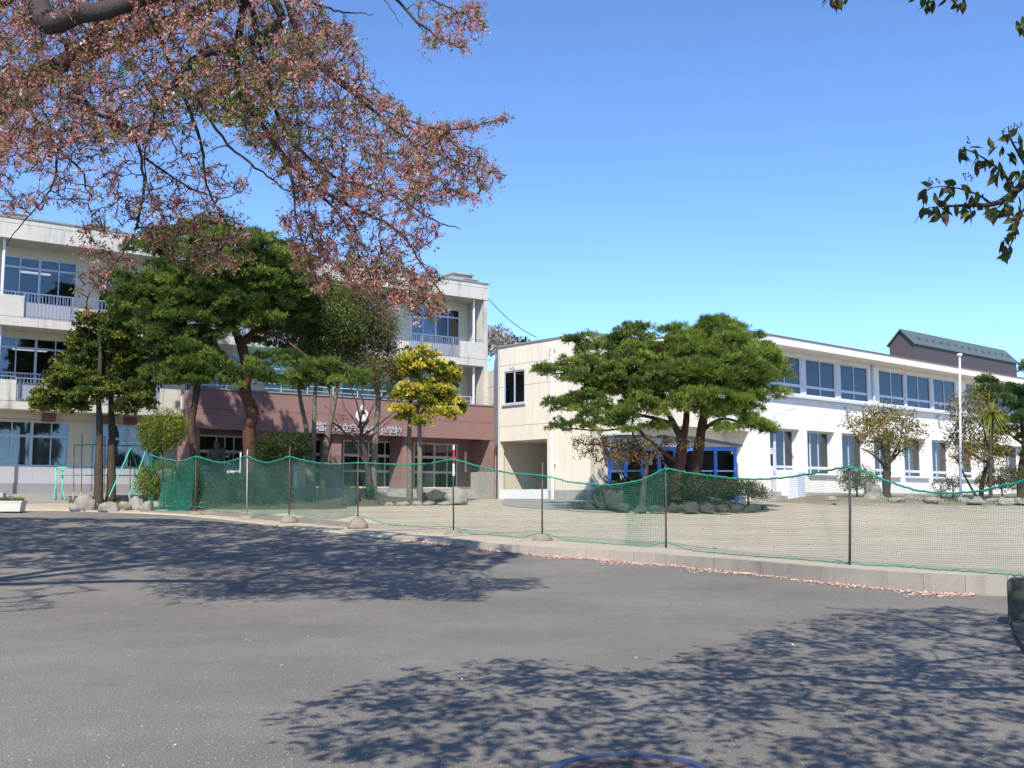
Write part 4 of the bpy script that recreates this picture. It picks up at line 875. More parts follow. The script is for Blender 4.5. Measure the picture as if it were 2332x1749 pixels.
bB=[(1560,722,50,20,0),(1500,740,50,26,-.2),(1595,748,42,20,-.2),(1640,785,36,22,-.3),(1675,812,28,22,-.2),(1640,830,50,26,-.6),(1580,780,60,30,-1),(1520,790,55,30,-1),(1470,760,35,28,-.2),(1550,840,55,24,-1),(1600,850,50,20,-1),(1655,855,35,15,-.6),(1540,712,45,14,.4),(1552,700,14,7,0),(1600,890,45,16,-1),(1560,900,45,15,-1),(1610,925,40,14,-1.2),(1640,935,35,9,-1.2),(1570,935,30,10,-1.2),(1520,890,45,16,-1.3),(1500,760,50,28,1.4),(1570,760,60,30,1.6),(1615,795,42,24,1.5),(1590,800,45,30,.4),(1450,720,25,16,.3)]
def mound(cx,cy,rx,ry,h,name='planting_mound',m='mound'):
    n=36;k=16;V=[];Fq=[]
    for i in range(k+1):
        f=i/k
        for j in range(n):
            q=2*math.pi*j/n;rr_=1+.12*math.sin(3*q+cx)+.07*math.sin(7*q);x=cx+rx*f*rr_*math.cos(q);y=cy+ry*f*rr_*math.sin(q)
            hh=h*(math.cos(f*math.pi)*.5+.5)+.05*noise.noise((x*1.5,y*1.5,0))*(1-f)-.03*(f>.97);V.append((x,y,gz(x,y)+hh+.012*(1-f)))
    for i in range(k):
        for j in range(n): Fq.append((i*n+j,(i+1)*n+j,(i+1)*n+(j+1)%n,i*n+(j+1)%n))
    return tag(npmesh(name,V,Fq,m,smooth=True),kind='structure')
mc=wp(1470,1100,39.5);mound(mc[0],mc[1],3.6,1.6,.55)
mc=wp(800,1080,42.2);mound(mc[0],mc[1],3.4,1.5,.3)
mc=wp(560,1080,40.5);mound(mc[0],mc[1],3.6,1.7,.3)
b=gpt(1458,D);b=(b[0],b[1],b[2]+.4)
bA+=dome(1370,820,110,85,1.8,22,(34,12))+dome(1290,840,80,60,1.2,8,(34,9))+dome(1440,870,90,50,1.8,12,(34,12))
bA+=dome(1450,795,55,55,1.5,12,(32,16))
bB+=dome(1560,788,112,58,2.4,30,(30,18))+dome(1570,860,85,40,2.,9,(34,12))
ppA=mkpads(bA,D,sc=(1.2,1.9));d=D
LA=[([b,up_(1462,1040,d),up_(1470,990,d),up_(1475,950,d)],.27,.2),([up_(1475,955,d),up_(1455,915,d-.3),up_(1438,885,d-.5),up_(1415,850,d-.6)],.14,.06),([up_(1475,950,d),up_(1483,900,d),up_(1475,850,d+.3),up_(1430,790,d+.5),up_(1380,750,d+.6)],.15,.05),
 ([up_(1455,915,d-.3),up_(1400,900,d-1),up_(1330,890,d-1.4),up_(1250,885,d-1.5)],.08,.025),([up_(1430,880,d-.5),up_(1350,850,d-.8),up_(1260,815,d-1),up_(1190,805,d-1)],.08,.02),([up_(1415,850,d-.6),up_(1350,800,d-.2),up_(1290,765,d)],.07,.02),([up_(1462,1000,d),up_(1400,950,d-.8),up_(1370,925,d-1.2),up_(1300,930,d-1.6),up_(1230,925,d-1.8)],.08,.02)]
tree('spreading_pine','broad layered pine on the mound whose tiers reach left across the cream building','tree',b,LA,'barkp',pine_foliage(ppA,1.15,9,.15,.024,cA,(5,3,3),.5,.27),'needle','big pines on the rock mound',170)
b=gpt(1490,D+.4);b=(b[0],b[1],b[2]+.4);d=D+.4
LB=[([b,up_(1500,1020,d),up_(1508,980,d),up_(1515,930,d),up_(1525,880,d),up_(1540,820,d),up_(1560,760,d)],.3,.08),([up_(1515,930,d),up_(1560,905,d-.5),up_(1610,915,d-1)],.09,.03),([up_(1522,890,d),up_(1580,860,d-.4),up_(1650,830,d-.4)],.1,.03),([up_(1525,880,d),up_(1500,820,d+.5),up_(1490,770,d+.5)],.1,.03)]
ppB=mkpads(bB,d,sc=(1.2,1.75))
tree('spreading_pine','bright green round topped pine right of the layered one, on the same mound','tree',b,LB,'barkpd',pine_foliage(ppB,1.1,11,.2,.02,((.14,.20,.03),(.09,.14,.025),(.19,.25,.04)),(5,4,3),.75,.3),'needle','big pines on the rock mound',140)
# ---- red brown maple below
d=37.2;b=gpt(1385,d);mp_=[(1280,955,38,10,-.3),(1265,975,22,7,-.4),(1330,965,50,16,0),(1375,960,45,20,0),(1350,985,40,14,-.2),(1400,985,30,14,0),(1310,990,26,8,-.3),(1450,955,30,14,.2),(1500,960,26,8,.4),(1250,955,16,6,-.5)]
LMp=[([b,up_(1392,1040,d),up_(1396,1000,d),up_(1385,975,d)],.13,.06),([up_(1392,1010,d),up_(1360,975,d),up_(1300,962,d-.2),up_(1255,958,d-.3)],.05,.012),([up_(1396,1000,d),up_(1420,965,d),up_(1460,950,d+.1),up_(1500,955,d+.3)],.05,.012),([up_(1385,975,d),up_(1365,930,d),up_(1368,905,d)],.05,.015)]
tree('maple_tree','low brown leaved maple under the left side of the big pine','tree',b,LMp,'barkd',leaf_foliage(mkpads(mp_,d),62,.06,.7,((.24,.14,.045),(.17,.15,.045),(.30,.15,.06),(.12,.10,.04)),(4,3,2,3),.05,.15,0.,8),'leaf',None,110)
# ---- right hand small trees (garden in front of the white building)
D=47;olc=((.30,.22,.05),(.22,.22,.05),(.36,.20,.07),(.14,.15,.04))
def gptg(x,D,h=.25): b=gpt(x,D);return (b[0],b[1],b[2]+h)
b=gptg(1915,D);p1=[(1915,895,40,22),(1880,900,35,18),(1850,915,28,10),(1900,925,50,22),(1950,905,34,20),(1975,930,26,18),(1930,945,42,20),(1890,960,28,16),(1925,975,30,14),(1960,960,26,16),(1870,940,26,14)]
LR=[([b,up_(1915,1030,D),up_(1916,1010,D)],.2,.16),([up_(1916,1012,D),up_(1895,990,D-.3),up_(1875,975,D-.4),up_(1860,968,D-.4)],.08,.02),([up_(1916,1010,D),up_(1908,980,D),up_(1900,950,D),up_(1890,915,D)],.08,.02),([up_(1917,1010,D),up_(1930,980,D),up_(1945,950,D),up_(1950,910,D)],.08,.02),([up_(1918,1005,D),up_(1945,975,D+.2),up_(1965,965,D+.3)],.06,.02)]
tree('garden_tree','small rounded tree with sparse bronze olive leaves left of the flagpole','tree',b,LR,'bark',leaf_foliage(mkpads(p1,D,2),48,.08,.6,olc,(4,4,2,3),.0,.25,.1,8),'leaf',None,150)
D=46.5;b=gptg(2118,D);p2=[(2065,880,25,30),(2080,910,35,28),(2110,870,30,24),(2130,900,35,28),(2095,945,45,26),(2140,945,40,28),(2065,945,25,20),(2110,980,45,24),(2160,980,28,22),(2065,985,20,14),(2100,850,20,16)]
LR=[([b,up_(2122,1040,D),up_(2130,1010,D),up_(2140,990,D),up_(2130,950,D),up_(2120,900,D)],.12,.03),([up_(2135,1000,D),up_(2105,985,D-.2),up_(2080,960,D-.2),up_(2070,920,D)],.07,.02),([up_(2110,1075,D),up_(2085,1030,D-.4),up_(2065,990,D-.5),up_(2050,985,D-.5)],.06,.02)]
tree('garden_tree','loose leaning tree with bronze olive leaves right of the flagpole','tree',b,LR,'bark',leaf_foliage(mkpads(p2,D,2.5),50,.08,.6,olc,(4,4,2,3),.0,.25,.1,8),'leaf',None,150)
d=45.6;c=up_(2143,893,d);b=gptg(2140,d);spiky('cabbage_palm','yellow green spiky headed palm between the leaning tree and the pine on the right','palm',c,150,1.15,.06,((.20,.25,.03),(.34,.33,.06),(.12,.17,.03)),.35,[b,up_(2139,1000,d),c],droop=.5)
D=49;b=gptg(2205,D);p3=[(2135,830,22,14),(2130,850,26,14),(2150,865,28,12),(2190,855,30,20),(2215,870,35,24),(2180,885,35,20),(2205,910,40,24),(2190,940,40,22),(2225,950,30,24),(2165,920,28,16),(2180,985,38,10),(2215,800,14,14),(2240,900,30,40),(2250,850,30,30)]
tree('garden_pine','dark pine at the right edge of the garden, behind the palm','tree',b,[([b,up_(2205,1020,D),up_(2212,960,D),up_(2205,900,D),up_(2200,860,D)],.18,.06),([up_(2212,960,D),up_(2175,930,D),up_(2140,870,D),up_(2133,835,D)],.08,.02)],'barkpd',pine_foliage(mkpads(p3,D,2.5),.9,9,.2,.03,((.06,.11,.03),(.04,.075,.022),(.10,.15,.03)),(4,4,2)),'needle',None,110)
bg_=((.12,.12,.04),(.17,.14,.06),(.08,.09,.03),(.22,.2,.12))
bush('garden_bush','rounded grey green bush behind the tall net post, left of the bronze tree',[(1850,1030,38,22),(1835,1042,22,15),(1868,1040,22,16)],46.5,((.10,.12,.04),(.16,.16,.08),(.25,.22,.15)),(4,3,1),1850,dens=170)
bush('garden_bush','wide brownish clipped bush under the palm at the right edge',[(2160,1030,40,20),(2190,1035,34,20),(2130,1042,22,14),(2215,1030,25,20)],46.,bg_,(3,4,3,1),2165,dens=190)
bush('garden_bush','small pale bush at the foot of the flagpole, nearer the bronze tree',[(2032,1050,18,14)],46.5,((.12,.15,.05),(.25,.24,.14)),(2,1),2032,dens=150)
bush('garden_bush','small pale bush at the foot of the flagpole, on its right side',[(2058,1042,15,17)],47,((.15,.15,.07),(.3,.27,.2)),(2,1),2058,dens=110)
# ---- far blossom tree behind the corner building
D=78;b=(wp(1075,900,D)[0],D,2.);fb=leaf_foliage(mkpads([(1072,735,28,16),(1060,728,16,14),(1090,745,24,14),(1078,722,12,10),(1062,745,20,16)],D,3),40,.2,.7,((.5,.42,.40),(.28,.24,.2),(.4,.36,.3)),(3,2,2),.1,.4,.1,6)
tree('blossom_tree','pale grey pink blossom tree just showing over the corner building roof','tree',b,[([b,up_(1075,850,D),up_(1074,770,D),up_(1072,740,D)],.25,.08)],'bark',fb,'leaf',None,60,twig=(.05,.02))
D=84;b=(wp(1115,900,D)[0],D,2.);fb=leaf_foliage(mkpads([(1106,745,20,10),(1122,748,16,7),(1095,750,18,12),(1140,752,10,4)],D,3),50,.2,.6,((.05,.08,.02),(.08,.1,.03)),(1,1),.3,.4,.1,8)
tree('far_tree','dark green tree top right of the pale blossom, behind the corner building','tree',b,[([b,up_(1114,850,D),up_(1110,750,D)],.25,.08)],'bark',fb,'leaf',None,40,twig=(.05,.02))
# ================================================================ rocks, planters and yard things
def rockmesh(c,r,seed,flat=.25,name='rock',m='rock',sub=3,rough=.36):
    import bmesh
    bm=bmesh.new();bmesh.ops.create_icosphere(bm,subdivisions=sub,radius=1)
    for v in bm.verts:
        n1=noise.noise(v.co*1.1+Vector((seed*7.3,seed*1.7,seed)));n2=noise.noise(v.co*2.7+Vector((seed,seed*3.1,0)))
        v.co*=1+rough*n1*1.6+rough*.6*n2+rough*.35*abs(noise.noise(v.co*6))
        v.co.x*=r[0];v.co.y*=r[1];v.co.z*=r[2]
        if v.co.z<-r[2]*flat: v.co.z=-r[2]*flat
        v.co+=Vector(c)
    me=bpy.data.meshes.new(name);bm.to_mesh(me);bm.free()
    for p in me.polygons:p.use_smooth=True
    return link(name,me,None,m)
def rock(x,y,wpx,hpx,D,label,group,seed,m='rock',dz=0,ry=None):
    p=gpt(x,D);s=OV*D/F;w=wpx*s/2;h=hpx*s
    o=rockmesh((p[0],p[1],p[2]+h*.2+dz),(w,ry or w*.8,h*.8),seed,.3,m=m);return tag(o,label,'rock',group)
DL=38.6
for k,(x,w_,h_,D_,lab) in enumerate([(160,18,14,38.4,'small flat sandy rock at the left end of the low rock row'),(186,40,34,38.6,'largest blocky sandy rock left of the twin cypress trunks'),(208,16,12,38.9,'small rock touching the foot of the left cypress'),(233,48,18,38.3,'long flat sandy rock in front of the cypress trunks'),(268,30,18,38.6,'low sandy rock right of the cypress trunks'),(296,34,24,38.9,'pale rounded rock below the low yellow green bush'),(318,26,20,38.1,'sandy rock beside the left end of the net'),(172,14,10,38.9,'small pebble sized rock behind the flat left rock')]):
    rock(x,0,w_,h_,D_,lab,'sandy rocks edging the left planting',k+1)
tag(rockmesh(tuple(np.array(gpt(985,41.2))+[0,0,.2]),(.4,.4,.42),31,.4,m='rock',sub=4,rough=.2),'large grey boulder with a rounded top at the right end of the porch planting','boulder','boulders by the porch planting')
tag(rockmesh(tuple(np.array(gpt(948,41.6))+[0,0,.15]),(.55,.45,.34),32,.4,m='rockd',sub=4),'wide dark mossy boulder just left of the rounded grey boulder','boulder','boulders by the porch planting')
tag(rockmesh(tuple(np.array(gpt(757,41.2))+[0,0,.2]),(.32,.35,.45),33,.4,m='rockd',sub=4),'dark pointed boulder left of the bare tree foot','boulder','boulders by the porch planting')
for k,(x,w_,h_) in enumerate([(900,20,9),(925,26,9),(960,30,8),(870,26,8),(840,22,7)]):
    rock(x,0,w_,h_,41.0,'small flat stone in the soil under the golden cypresses, '+['left of the trunks','between the trunks and boulders','right beside the boulders','far left in the soil','next to the bare tree'][k],'flat stones in the porch planting',k+50)
MR=[(1250,38.6,26,10,'small low rock at the far left tip of the pine mound'),(1272,38.4,34,13,'low dark rock second from the left tip of the pine mound'),(1300,38.9,24,14,'rough dark rock left of the square shouldered one'),(1345,37.4,34,15,'flat dark rock in front of the square shouldered one'),(1385,37.2,30,14,'dark rock below the maple trunk'),(1420,37.3,40,14,'long dark rock left of the net pole on the pine mound'),(1455,37.6,28,16,'dark rock under the reddish pine trunk'),(1492,37.3,38,20,'jagged dark rock right of the net pole on the pine mound'),(1530,37.5,34,17,'dark rock near the red cone'),(1562,37.3,36,14,'low dark rock in the right half of the pine mound'),(1592,37.9,30,15,'dark rock right of centre at the back of the pine mound'),(1622,38.2,34,11,'flat dark rock near the right end of the pine mound'),(1648,38.8,26,9,'small dark rock at the right tip of the pine mound'),(1520,39.2,42,22,'taller dark rock behind the pine mound by the blue posts')]
for k,(x,D_,w_,h_,lab) in enumerate(MR): rock(x,0,w_,h_,D_,lab,'dark rocks around the pine mound',k+60,'rockd',.06)
az=((.05,.065,.02),(.09,.085,.035),(.035,.045,.015),(.14,.11,.05))
bush('azalea','dark azalea clump on the pine mound left of the net pole',[(1400,1045,50,22),(1360,1055,34,16),(1440,1050,34,20)],38.2,az,(3,3,3,1),1400,dens=260)
bush('azalea','wide dark azalea clump on the pine mound right of the net pole',[(1530,1050,58,18),(1580,1054,46,16),(1490,1050,40,20)],38.5,az,(3,3,3,1),1530,dens=240)
bush('azalea','low brownish clump at the right end of the pine mound',[(1615,1058,34,14),(1640,1062,24,10)],38.6,((.12,.10,.05),(.08,.08,.03),(.2,.16,.08)),(2,2,1),1615,dens=200)
tag(rockmesh(tuple(np.array(gpt(1322,38.2))+[0,0,.35]),(.55,.5,.62),91,.5,m='rockd',sub=4),'tall square shouldered dark rock at the left of the pine mound','boulder')
# garden strip in front of the white building, with low kerb
gA=[gh(1745,1146,fn=yz),gh(1840,1150,fn=yz),gh(1950,1153,fn=yz),gh(2100,1151,fn=yz),gh(2330,1146,fn=yz),gh(2600,1138,fn=yz)]
gA=[(p[0],min(p[1],60),0) for p in gA]
SOP=[wp(1655,1000,48.2),wp(1745,1000,46.3),wp(1850,1000,44.6),wp(1990,1000,43.8),wp(2212,1000,44.5),wp(2500,1000,47)]
SOB=[wp(1690,1000,50.2),wp(1790,1000,51.6),wp(1890,1000,54),wp(2000,1000,58),wp(2212,1000,68),wp(2500,1000,78)]
def gsurf(x,y): return yz(x,y)
A_=catmull([tuple(p) for p in SOP],8)[:,:2];B_=catmull([tuple(p) for p in SOB],8)[:,:2]
n=24;t_=np.linspace(0,1,n)[:,None,None];Gd=A_[None]*(1-t_)+B_[None]*t_;tz=np.clip(t_[...,0]*8,0,1);tz=tz*tz*(3-2*tz);ex=np.clip(np.arange(len(A_))/8,0,1)[None]
Zg=yz(Gd[...,0],Gd[...,1])+.012+.30*tz*ex*(1+.15*np.sin(Gd[...,0]*1.3)*np.sin(Gd[...,1]));Vg=np.dstack([Gd,Zg]).reshape(-1,3);k=len(A_);i=np.arange(n-1)[:,None]*k+np.arange(k-1)[None]
tag(npmesh('garden_soil',Vg,np.stack([i,i+1,i+1+k,i+k],-1).reshape(-1,4),'soil',smooth=True),kind='structure')
mb=MB();kp=A_[4:]
for i in range(len(kp)-1):
    a,b_=kp[i],kp[i+1];d_=(b_-a)/np.hypot(*(b_-a));n_=np.array([-d_[1],d_[0]]);P=[a-n_*.08,b_-n_*.08,b_+n_*.04,a+n_*.04]
    zz=[gz(*q) for q in P];mb.hexa([(P[j][0],P[j][1],zz[j]-.1) for j in range(4)]+[(P[j][0],P[j][1],zz[j]+.14) for j in range(4)])
tag(mb.build('garden_kerb','kerb'),kind='structure')
gr=[(1795,22,10),(1880,34,14),(1905,26,10),(1935,30,12),(1965,34,14),(1985,28,11),(2010,30,13),(2030,22,9),(2085,30,12),(2110,34,14),(2135,28,10),(2150,30,12),(2175,34,14),(2200,30,12),(2225,30,14)]
nm=['far left by the cabinet','below the round grey green bush','left of the bronze tree trunk','right under the bronze tree trunk','right of the bronze tree trunk','beyond the bronze tree toward the flagpole','left of the small pale bush','beside the flagpole foot','just right of the flagpole','below the leaning trunk','right of the leaning trunk','left below the clipped bush','under the clipped bush','right below the clipped bush','at the very right edge']
for k,(x,w_,h_) in enumerate(gr):
    rock(x,0,w_,h_,45.6-(.7 if k%3==0 else 0),'flat garden rock '+nm[k],'flat rocks lining the garden bed',k+110,'rock',.18)
tag(rockmesh(tuple(np.array(gpt(1886,46.3))+[0,0,.5]),(.38,.35,.4),140,.6,sub=4),'round brown boulder between the grey green bush and the bronze tree','boulder')
# flagpole
b=gpt(2075,45.8);fp=thing('flagpole',b,'slim white flagpole with a ball cap in front of the white building','flagpole')
topz=wp(2073,770,45.8);mb=MB();mb.tube([(b[0],b[1],b[2]+.1),(topz[0],topz[1],topz[2])],[.06,.04],12);mb.build('pole','alub',fp,smooth=True)
mb=MB();mb.lathe(tuple(topz),[(.03,0),(.1,.02),(.12,.07),(.09,.12),(.02,.14)],12);mb.build('cap','white',fp,smooth=True)
mb=MB();mb.box(b[0]-.2,b[0]+.2,b[1]-.2,b[1]+.2,b[2],b[2]+.4);mb.build('footing','conc',fp)
# planters
def planter(x,D,wd,dp,ht,label,m,cols,rot=0):
    b=gpt(x,D);t=thing('flower_planter',b,label,'planter');mb=MB();f=.88
    mb.hexa([(b[0]+sx*wd/2*f,b[1]+sy*dp/2*f,b[2]+.01) for sx,sy in ((-1,-1),(1,-1),(1,1),(-1,1))]+[(b[0]+sx*wd/2,b[1]+sy*dp/2,b[2]+ht) for sx,sy in ((-1,-1),(1,-1),(1,1),(-1,1))]);mb.build('trough',m,t,bevel=.012)
    mb=MB()
    for (y0,y1,x0,x1) in ((-.52,-.46,-.53,.53),(.46,.52,-.53,.53),(-.46,.46,-.53,-.49),(-.46,.46,.49,.53)): mb.box(b[0]+x0*wd,b[0]+x1*wd,b[1]+y0*dp,b[1]+y1*dp,b[2]+ht-.03,b[2]+ht+.02)
    mb.build('rim',m,t)
    c=np.array(b)+[0,0,ht+.04];q=c+rng.uniform(-1,1,(240,3))*[wd*.47,dp*.45,.05];V,Fq=leaves(q,np.tile([0,0,1.],(240,1)),rng.uniform(.04,.09,240),.6,.7);npmesh('leaves',V,Fq,'leaf',t,tint=np.repeat(tints(240,[(.05,.12,.03)],[1]),4,0))
    for (cm,x0,x1) in cols:
        mb=MB()
        for _ in range(int(26*(x1-x0)*wd)+3):
            p=c+[wd*rng.uniform(x0-.5,x1-.5)*.95,dp*rng.uniform(-.42,.42),rng.uniform(.06,.14)]
            for j in range(5):
                a=2*math.pi*j/5+rng.uniform(0,1);r_=.035;mb.add([tuple(p),tuple(p+[r_*math.cos(a-.5),r_*math.sin(a-.5),.02]),tuple(p+[r_*1.5*math.cos(a),r_*1.5*math.sin(a),.012]),tuple(p+[r_*math.cos(a+.5),r_*math.sin(a+.5),.02])],[(0,1,2,3)])
        mb.build('flowers',cm,t)
planter(24,37.6,.92,.45,.36,'cream trough planter with dark red and yellow flowers at the left edge of the road','planter',[('whitefl',0,.2),('redfl',.2,.6),('yellow',.6,1)])
planter(930,44.5,.72,.25,.2,'terracotta trough planter of yellow flowers in front of the porch steps','terra',[('yellow',0,1)])
b=gpt(2,39.5);mb=MB();mb.box(b[0]-.14,b[0]+.12,b[1]-.12,b[1]+.12,b[2]-.05,b[2]+.5);tag(mb.build('concrete_stub','conc',bevel=.015),'short pale concrete stub behind the planter at the left edge','post')
# mint green handrail frame
D=42.3;hr=thing('pipe_railing',gpt(220,D),'mint green pipe railing with two bars behind the cypress trunks','railing')
def rp(x,y,d=D): return tuple(wp(x,y,d))
def gy(x,d=D):
    p=gpt(x,d);return (p[0],p[1],p[2]-.02)
zt=wp(120,1010,D)[2];zm=wp(120,1026,D)[2]
def xz(x,z,d=D): p=wp(x,1010,d);return (p[0],p[1],z)
mb=MB();mb.tube([xz(122,zt-.08),xz(125,zt),xz(296,zt-.02),xz(300,zt-.1)],.032,8);mb.build('top_rail','greenpipe',hr,smooth=True)
mb=MB();mb.tube([xz(121,zm),xz(300,zm-.03)],.022,8);mb.build('lower_rail','greenpipe',hr,smooth=True)
for x in (121,135,204,248,291,300):
    mb=MB();g_=gy(x);mb.tube([(g_[0],g_[1],g_[2]),xz(x,zt-.01)],.028,8);mb.build('post','greenpipe',hr,smooth=True)
for x,dx in ((135,6),(121,-5),(300,5)):
    mb=MB();g_=gy(x+dx,D-.3);mb.tube([g_,xz(x,zt-.75)],.018,6);mb.build('brace','greenpipe',hr,smooth=True)
# plant trellis of thin poles
D=41.6;tr=thing('plant_trellis',gpt(190,D),'trellis of thin brown poles with a green cross bar behind the cypresses','trellis')
for x,y0 in ((159,965),(176,938),(198,960),(226,942),(243,948),(281,968)):
    mb=MB();g_=gy(x,D);mb.tube([g_,rp(x+1,y0,D)],.018,6);mb.build('pole','rust',tr)
    mb=MB();mb.tube([tuple(np.array(g_)-[0,.04,0]),tuple(np.array(g_)+[0,-.04,.42])],.035,6);mb.build('stake',mat('pale timber',(.45,.34,.22),.8),tr)
mb=MB();mb.tube([rp(158,962,D),rp(202,960,D-.2),rp(250,963,D-.2),rp(312,962,D)],.022,6);mb.build('cross_bar','dkgreen',tr)
sw=thing('swing_frame',gpt(300,41),'green slanted pipe frame standing between the cypresses and the round bush','frame')
for a,b_ in (((282,968),(236,1073)),((318,966),(278,1073))): mb=MB();mb.tube([rp(*a,41),rp(*b_,40.6)],.026,8);mb.build('leg','greenpipe',sw)
for a,b_ in (((283,970),(297,1010)),((318,968),(324,1000))): mb=MB();mb.tube([rp(*a,41),rp(*b_,41.8)],.03,8);mb.build('leg','dkgreen',sw)
# statue on pedestal
D=44.;b=gpt(465,D);st=thing('statue',b,'mossy stone statue of a standing robed child on a pedestal, before the porch windows','statue')
mb=MB();zb_=wp(465,1045,D)[2];mb.box(b[0]-.42,b[0]+.42,b[1]-.35,b[1]+.35,b[2]-.1,zb_-.12);mb.box(b[0]-.5,b[0]+.5,b[1]-.42,b[1]+.42,zb_-.118,zb_);mb.build('pedestal','statue',st,bevel=.03)
H_=wp(465,953,D)[2]-zb_
def skin(name,verts,edges,rad,m,parent,sub=2):
    r=root_of(parent);me=bpy.data.meshes.new(name);me.from_pydata([tuple(np.array(v)-np.array(r.location)) for v in verts],edges,[]);o=link(name,me,parent,m)
    sm=o.modifiers.new('skin','SKIN');
    for i,q in enumerate(rad): me.skin_vertices[0].data[i].radius=q if hasattr(q,'__len__') else (q,q)
    me.skin_vertices[0].data[0].use_root=True;ss_=o.modifiers.new('sub','SUBSURF');ss_.levels=sub;ss_.render_levels=sub;sm.use_smooth_shade=True;return o
q=lambda x,y,z:(b[0]+x*H_,b[1]+y*H_,zb_+z*H_)
sv=[q(0,0,.5),q(0,0,.62),q(0,0,.75),q(0,-.01,.82),q(0,-.015,.87),q(0,-.02,.93),q(0,-.02,.985),
    q(.13,0,.77),q(.18,-.03,.62),q(.12,-.13,.56),q(.05,-.2,.6),q(-.13,0,.77),q(-.18,-.03,.62),q(-.12,-.13,.56),q(-.05,-.2,.6),
    q(.07,0,.45),q(.08,-.01,.25),q(.08,0,.06),q(.08,-.08,.02),q(-.07,0,.45),q(-.08,.02,.25),q(-.08,.04,.06),q(-.08,-.04,.02)]
se=[(0,1),(1,2),(2,3),(3,4),(4,5),(5,6),(2,7),(7,8),(8,9),(9,10),(2,11),(11,12),(12,13),(13,14),(0,15),(15,16),(16,17),(17,18),(0,19),(19,20),(20,21),(21,22)]
sr=[(.13,.1),(.12,.09),(.13,.09),.045,.07,.085,.05,.06,.055,.045,.03,.06,.055,.045,.03,(.11,.1),.09,.07,.04,(.11,.1),.09,.07,.04];sr=[tuple(np.array(x if hasattr(x,'__len__') else (x,x))*H_) for x in sr]
skin('body',sv,se,sr,'statue',st)
mb=MB();mb.lathe(q(0,.01,.03),[(.2*H_,0),(.19*H_,.2*H_),(.15*H_,.42*H_),(.12*H_,.52*H_)],18,1,.8);mb.build('robe','statue',st,smooth=True)
mb=MB();mb.tube([q(-.05,-.24,.62),q(.05,-.24,.62)],.035*H_,6);mb.build('book','statue',st)
for k in range(7): mb=MB();mb.tube([q(-.2+.0*k,.12+.03*(k%3),.55+.04*k),q(.16,.12+.03*(k%3),.6+.04*k)],.03*H_,6);mb.build('firewood_stick','statue',st)
# slim white post with small plate and board behind the net
p0=gy(518,40.6);sg=thing('sign_post',p0,'slim white post with a short cross plate standing behind the net','sign post')
mb=MB();mb.tube([tuple(wp(517,1080,40.6)),tuple(wp(520,977,40.6))],.03,8);mb.tube([p0,tuple(wp(517,1080,40.6))],.03,8);mb.build('post','white',sg)
mb=MB();c=wp(505,1019,40.55);mb.box(c[0]-.26,c[0]+.26,c[1]-.02,c[1]+.02,c[2]-.05,c[2]+.05);mb.build('plate','white',sg)
# ================================================================ net fence
posts=[(447,1161,1038,38.,'rust',1.02),(562,1172,1024,35.6,'steel',0),(658,1184,1017,34.2,'rust',0),(815,1196,1052,31.8,'dpole',0),(1033,1212,1014,28.4,'dpole',0),(1235,1230,1052,26.,'rust',0),(1517,1250,1058,23.5,'dpole',0),(1935,1284,1060,20.,'dpole',0),(2530,1330,1060,17.4,'dpole',0)]
_pb=[1166,1172,1181,1190,1203,1216,1230,1248,1286,1332];_pp=[340,447,562,658,815,1033,1235,1517,1935,2530]
_pd=[float(gh(a,b_,fn=yz)[1]) for a,b_ in zip(_pp,_pb)];_pd=[min(d,39.) for d in _pd];print('post depths',[round(d,1) for d in _pd])
def pdp(x): return float(np.interp(x,_pp,_pd))
posts=[(p[0],_pb[i+1],p[2],pdp(p[0]),p[4],p[5]) for i,p in enumerate(posts)]
ropeT=[(340,1036,38.6),(380,1046,38.4),(420,1049,38.2),(447,1040,38.),(500,1053,36.8),(540,1046,35.9),(562,1039,35.6),(600,1053,35.),(640,1046,34.4),(658,1040,34.2),(700,1050,33.6),(760,1057,32.7),(815,1054,31.8),(920,1058,30.),(980,1055,29.2),(1033,1047,28.4),(1090,1062,27.7),(1160,1077,26.9),(1235,1083,26.),(1300,1097,25.3),(1380,1104,24.7),(1440,1098,24.2),(1480,1085,23.9),(1517,1068,23.5),(1570,1077,23.1),(1680,1090,22.),(1760,1090,21.3),(1850,1079,20.6),(1935,1064,20.),(2000,1087,19.7),(2080,1115,19.3),(2160,1123,19.),(2240,1116,18.7),(2340,1092,18.2),(2440,1060,17.8),(2530,1030,17.4)]
ropeB=[(350,1164,38.6),(390,1164,38.3),(420,1161,38.1),(447,1154,38.),(500,1164,36.8),(540,1166,35.9),(562,1165,35.6),(600,1171,35.),(640,1168,34.4),(658,1168,34.2),(700,1176,33.6),(760,1182,32.7),(815,1174,31.8),(880,1193,30.6),(960,1199,29.4),(1033,1200,28.4),(1090,1225,27.7),(1160,1231,26.8),(1235,1214,26.),(1300,1236,25.4),(1400,1250,24.8),(1440,1252,24.3),(1470,1246,23.9),(1517,1236,23.5),(1570,1252,23.1),(1680,1270,22.),(1790,1280,21.1),(1870,1284,20.5),(1935,1280,20.),(2000,1293,19.7),(2080,1300,19.3),(2160,1303,19.),(2240,1308,18.7),(2340,1315,18.2),(2440,1322,17.8),(2530,1328,17.4)]
RT=catmull([at(p[0],p[1],pdp(p[0])) for p in ropeT],5);RB=catmull([at(p[0],p[1],pdp(p[0])) for p in ropeB],5)
gzb=yz(RB[:,0],RB[:,1]);RB[:,2]=np.maximum(RB[:,2],gzb+.02)
fence=thing('net_fence',tuple(RB[len(RB)//2]),'long sagging green net fence strung between thin poles across the schoolyard edge','net fence')
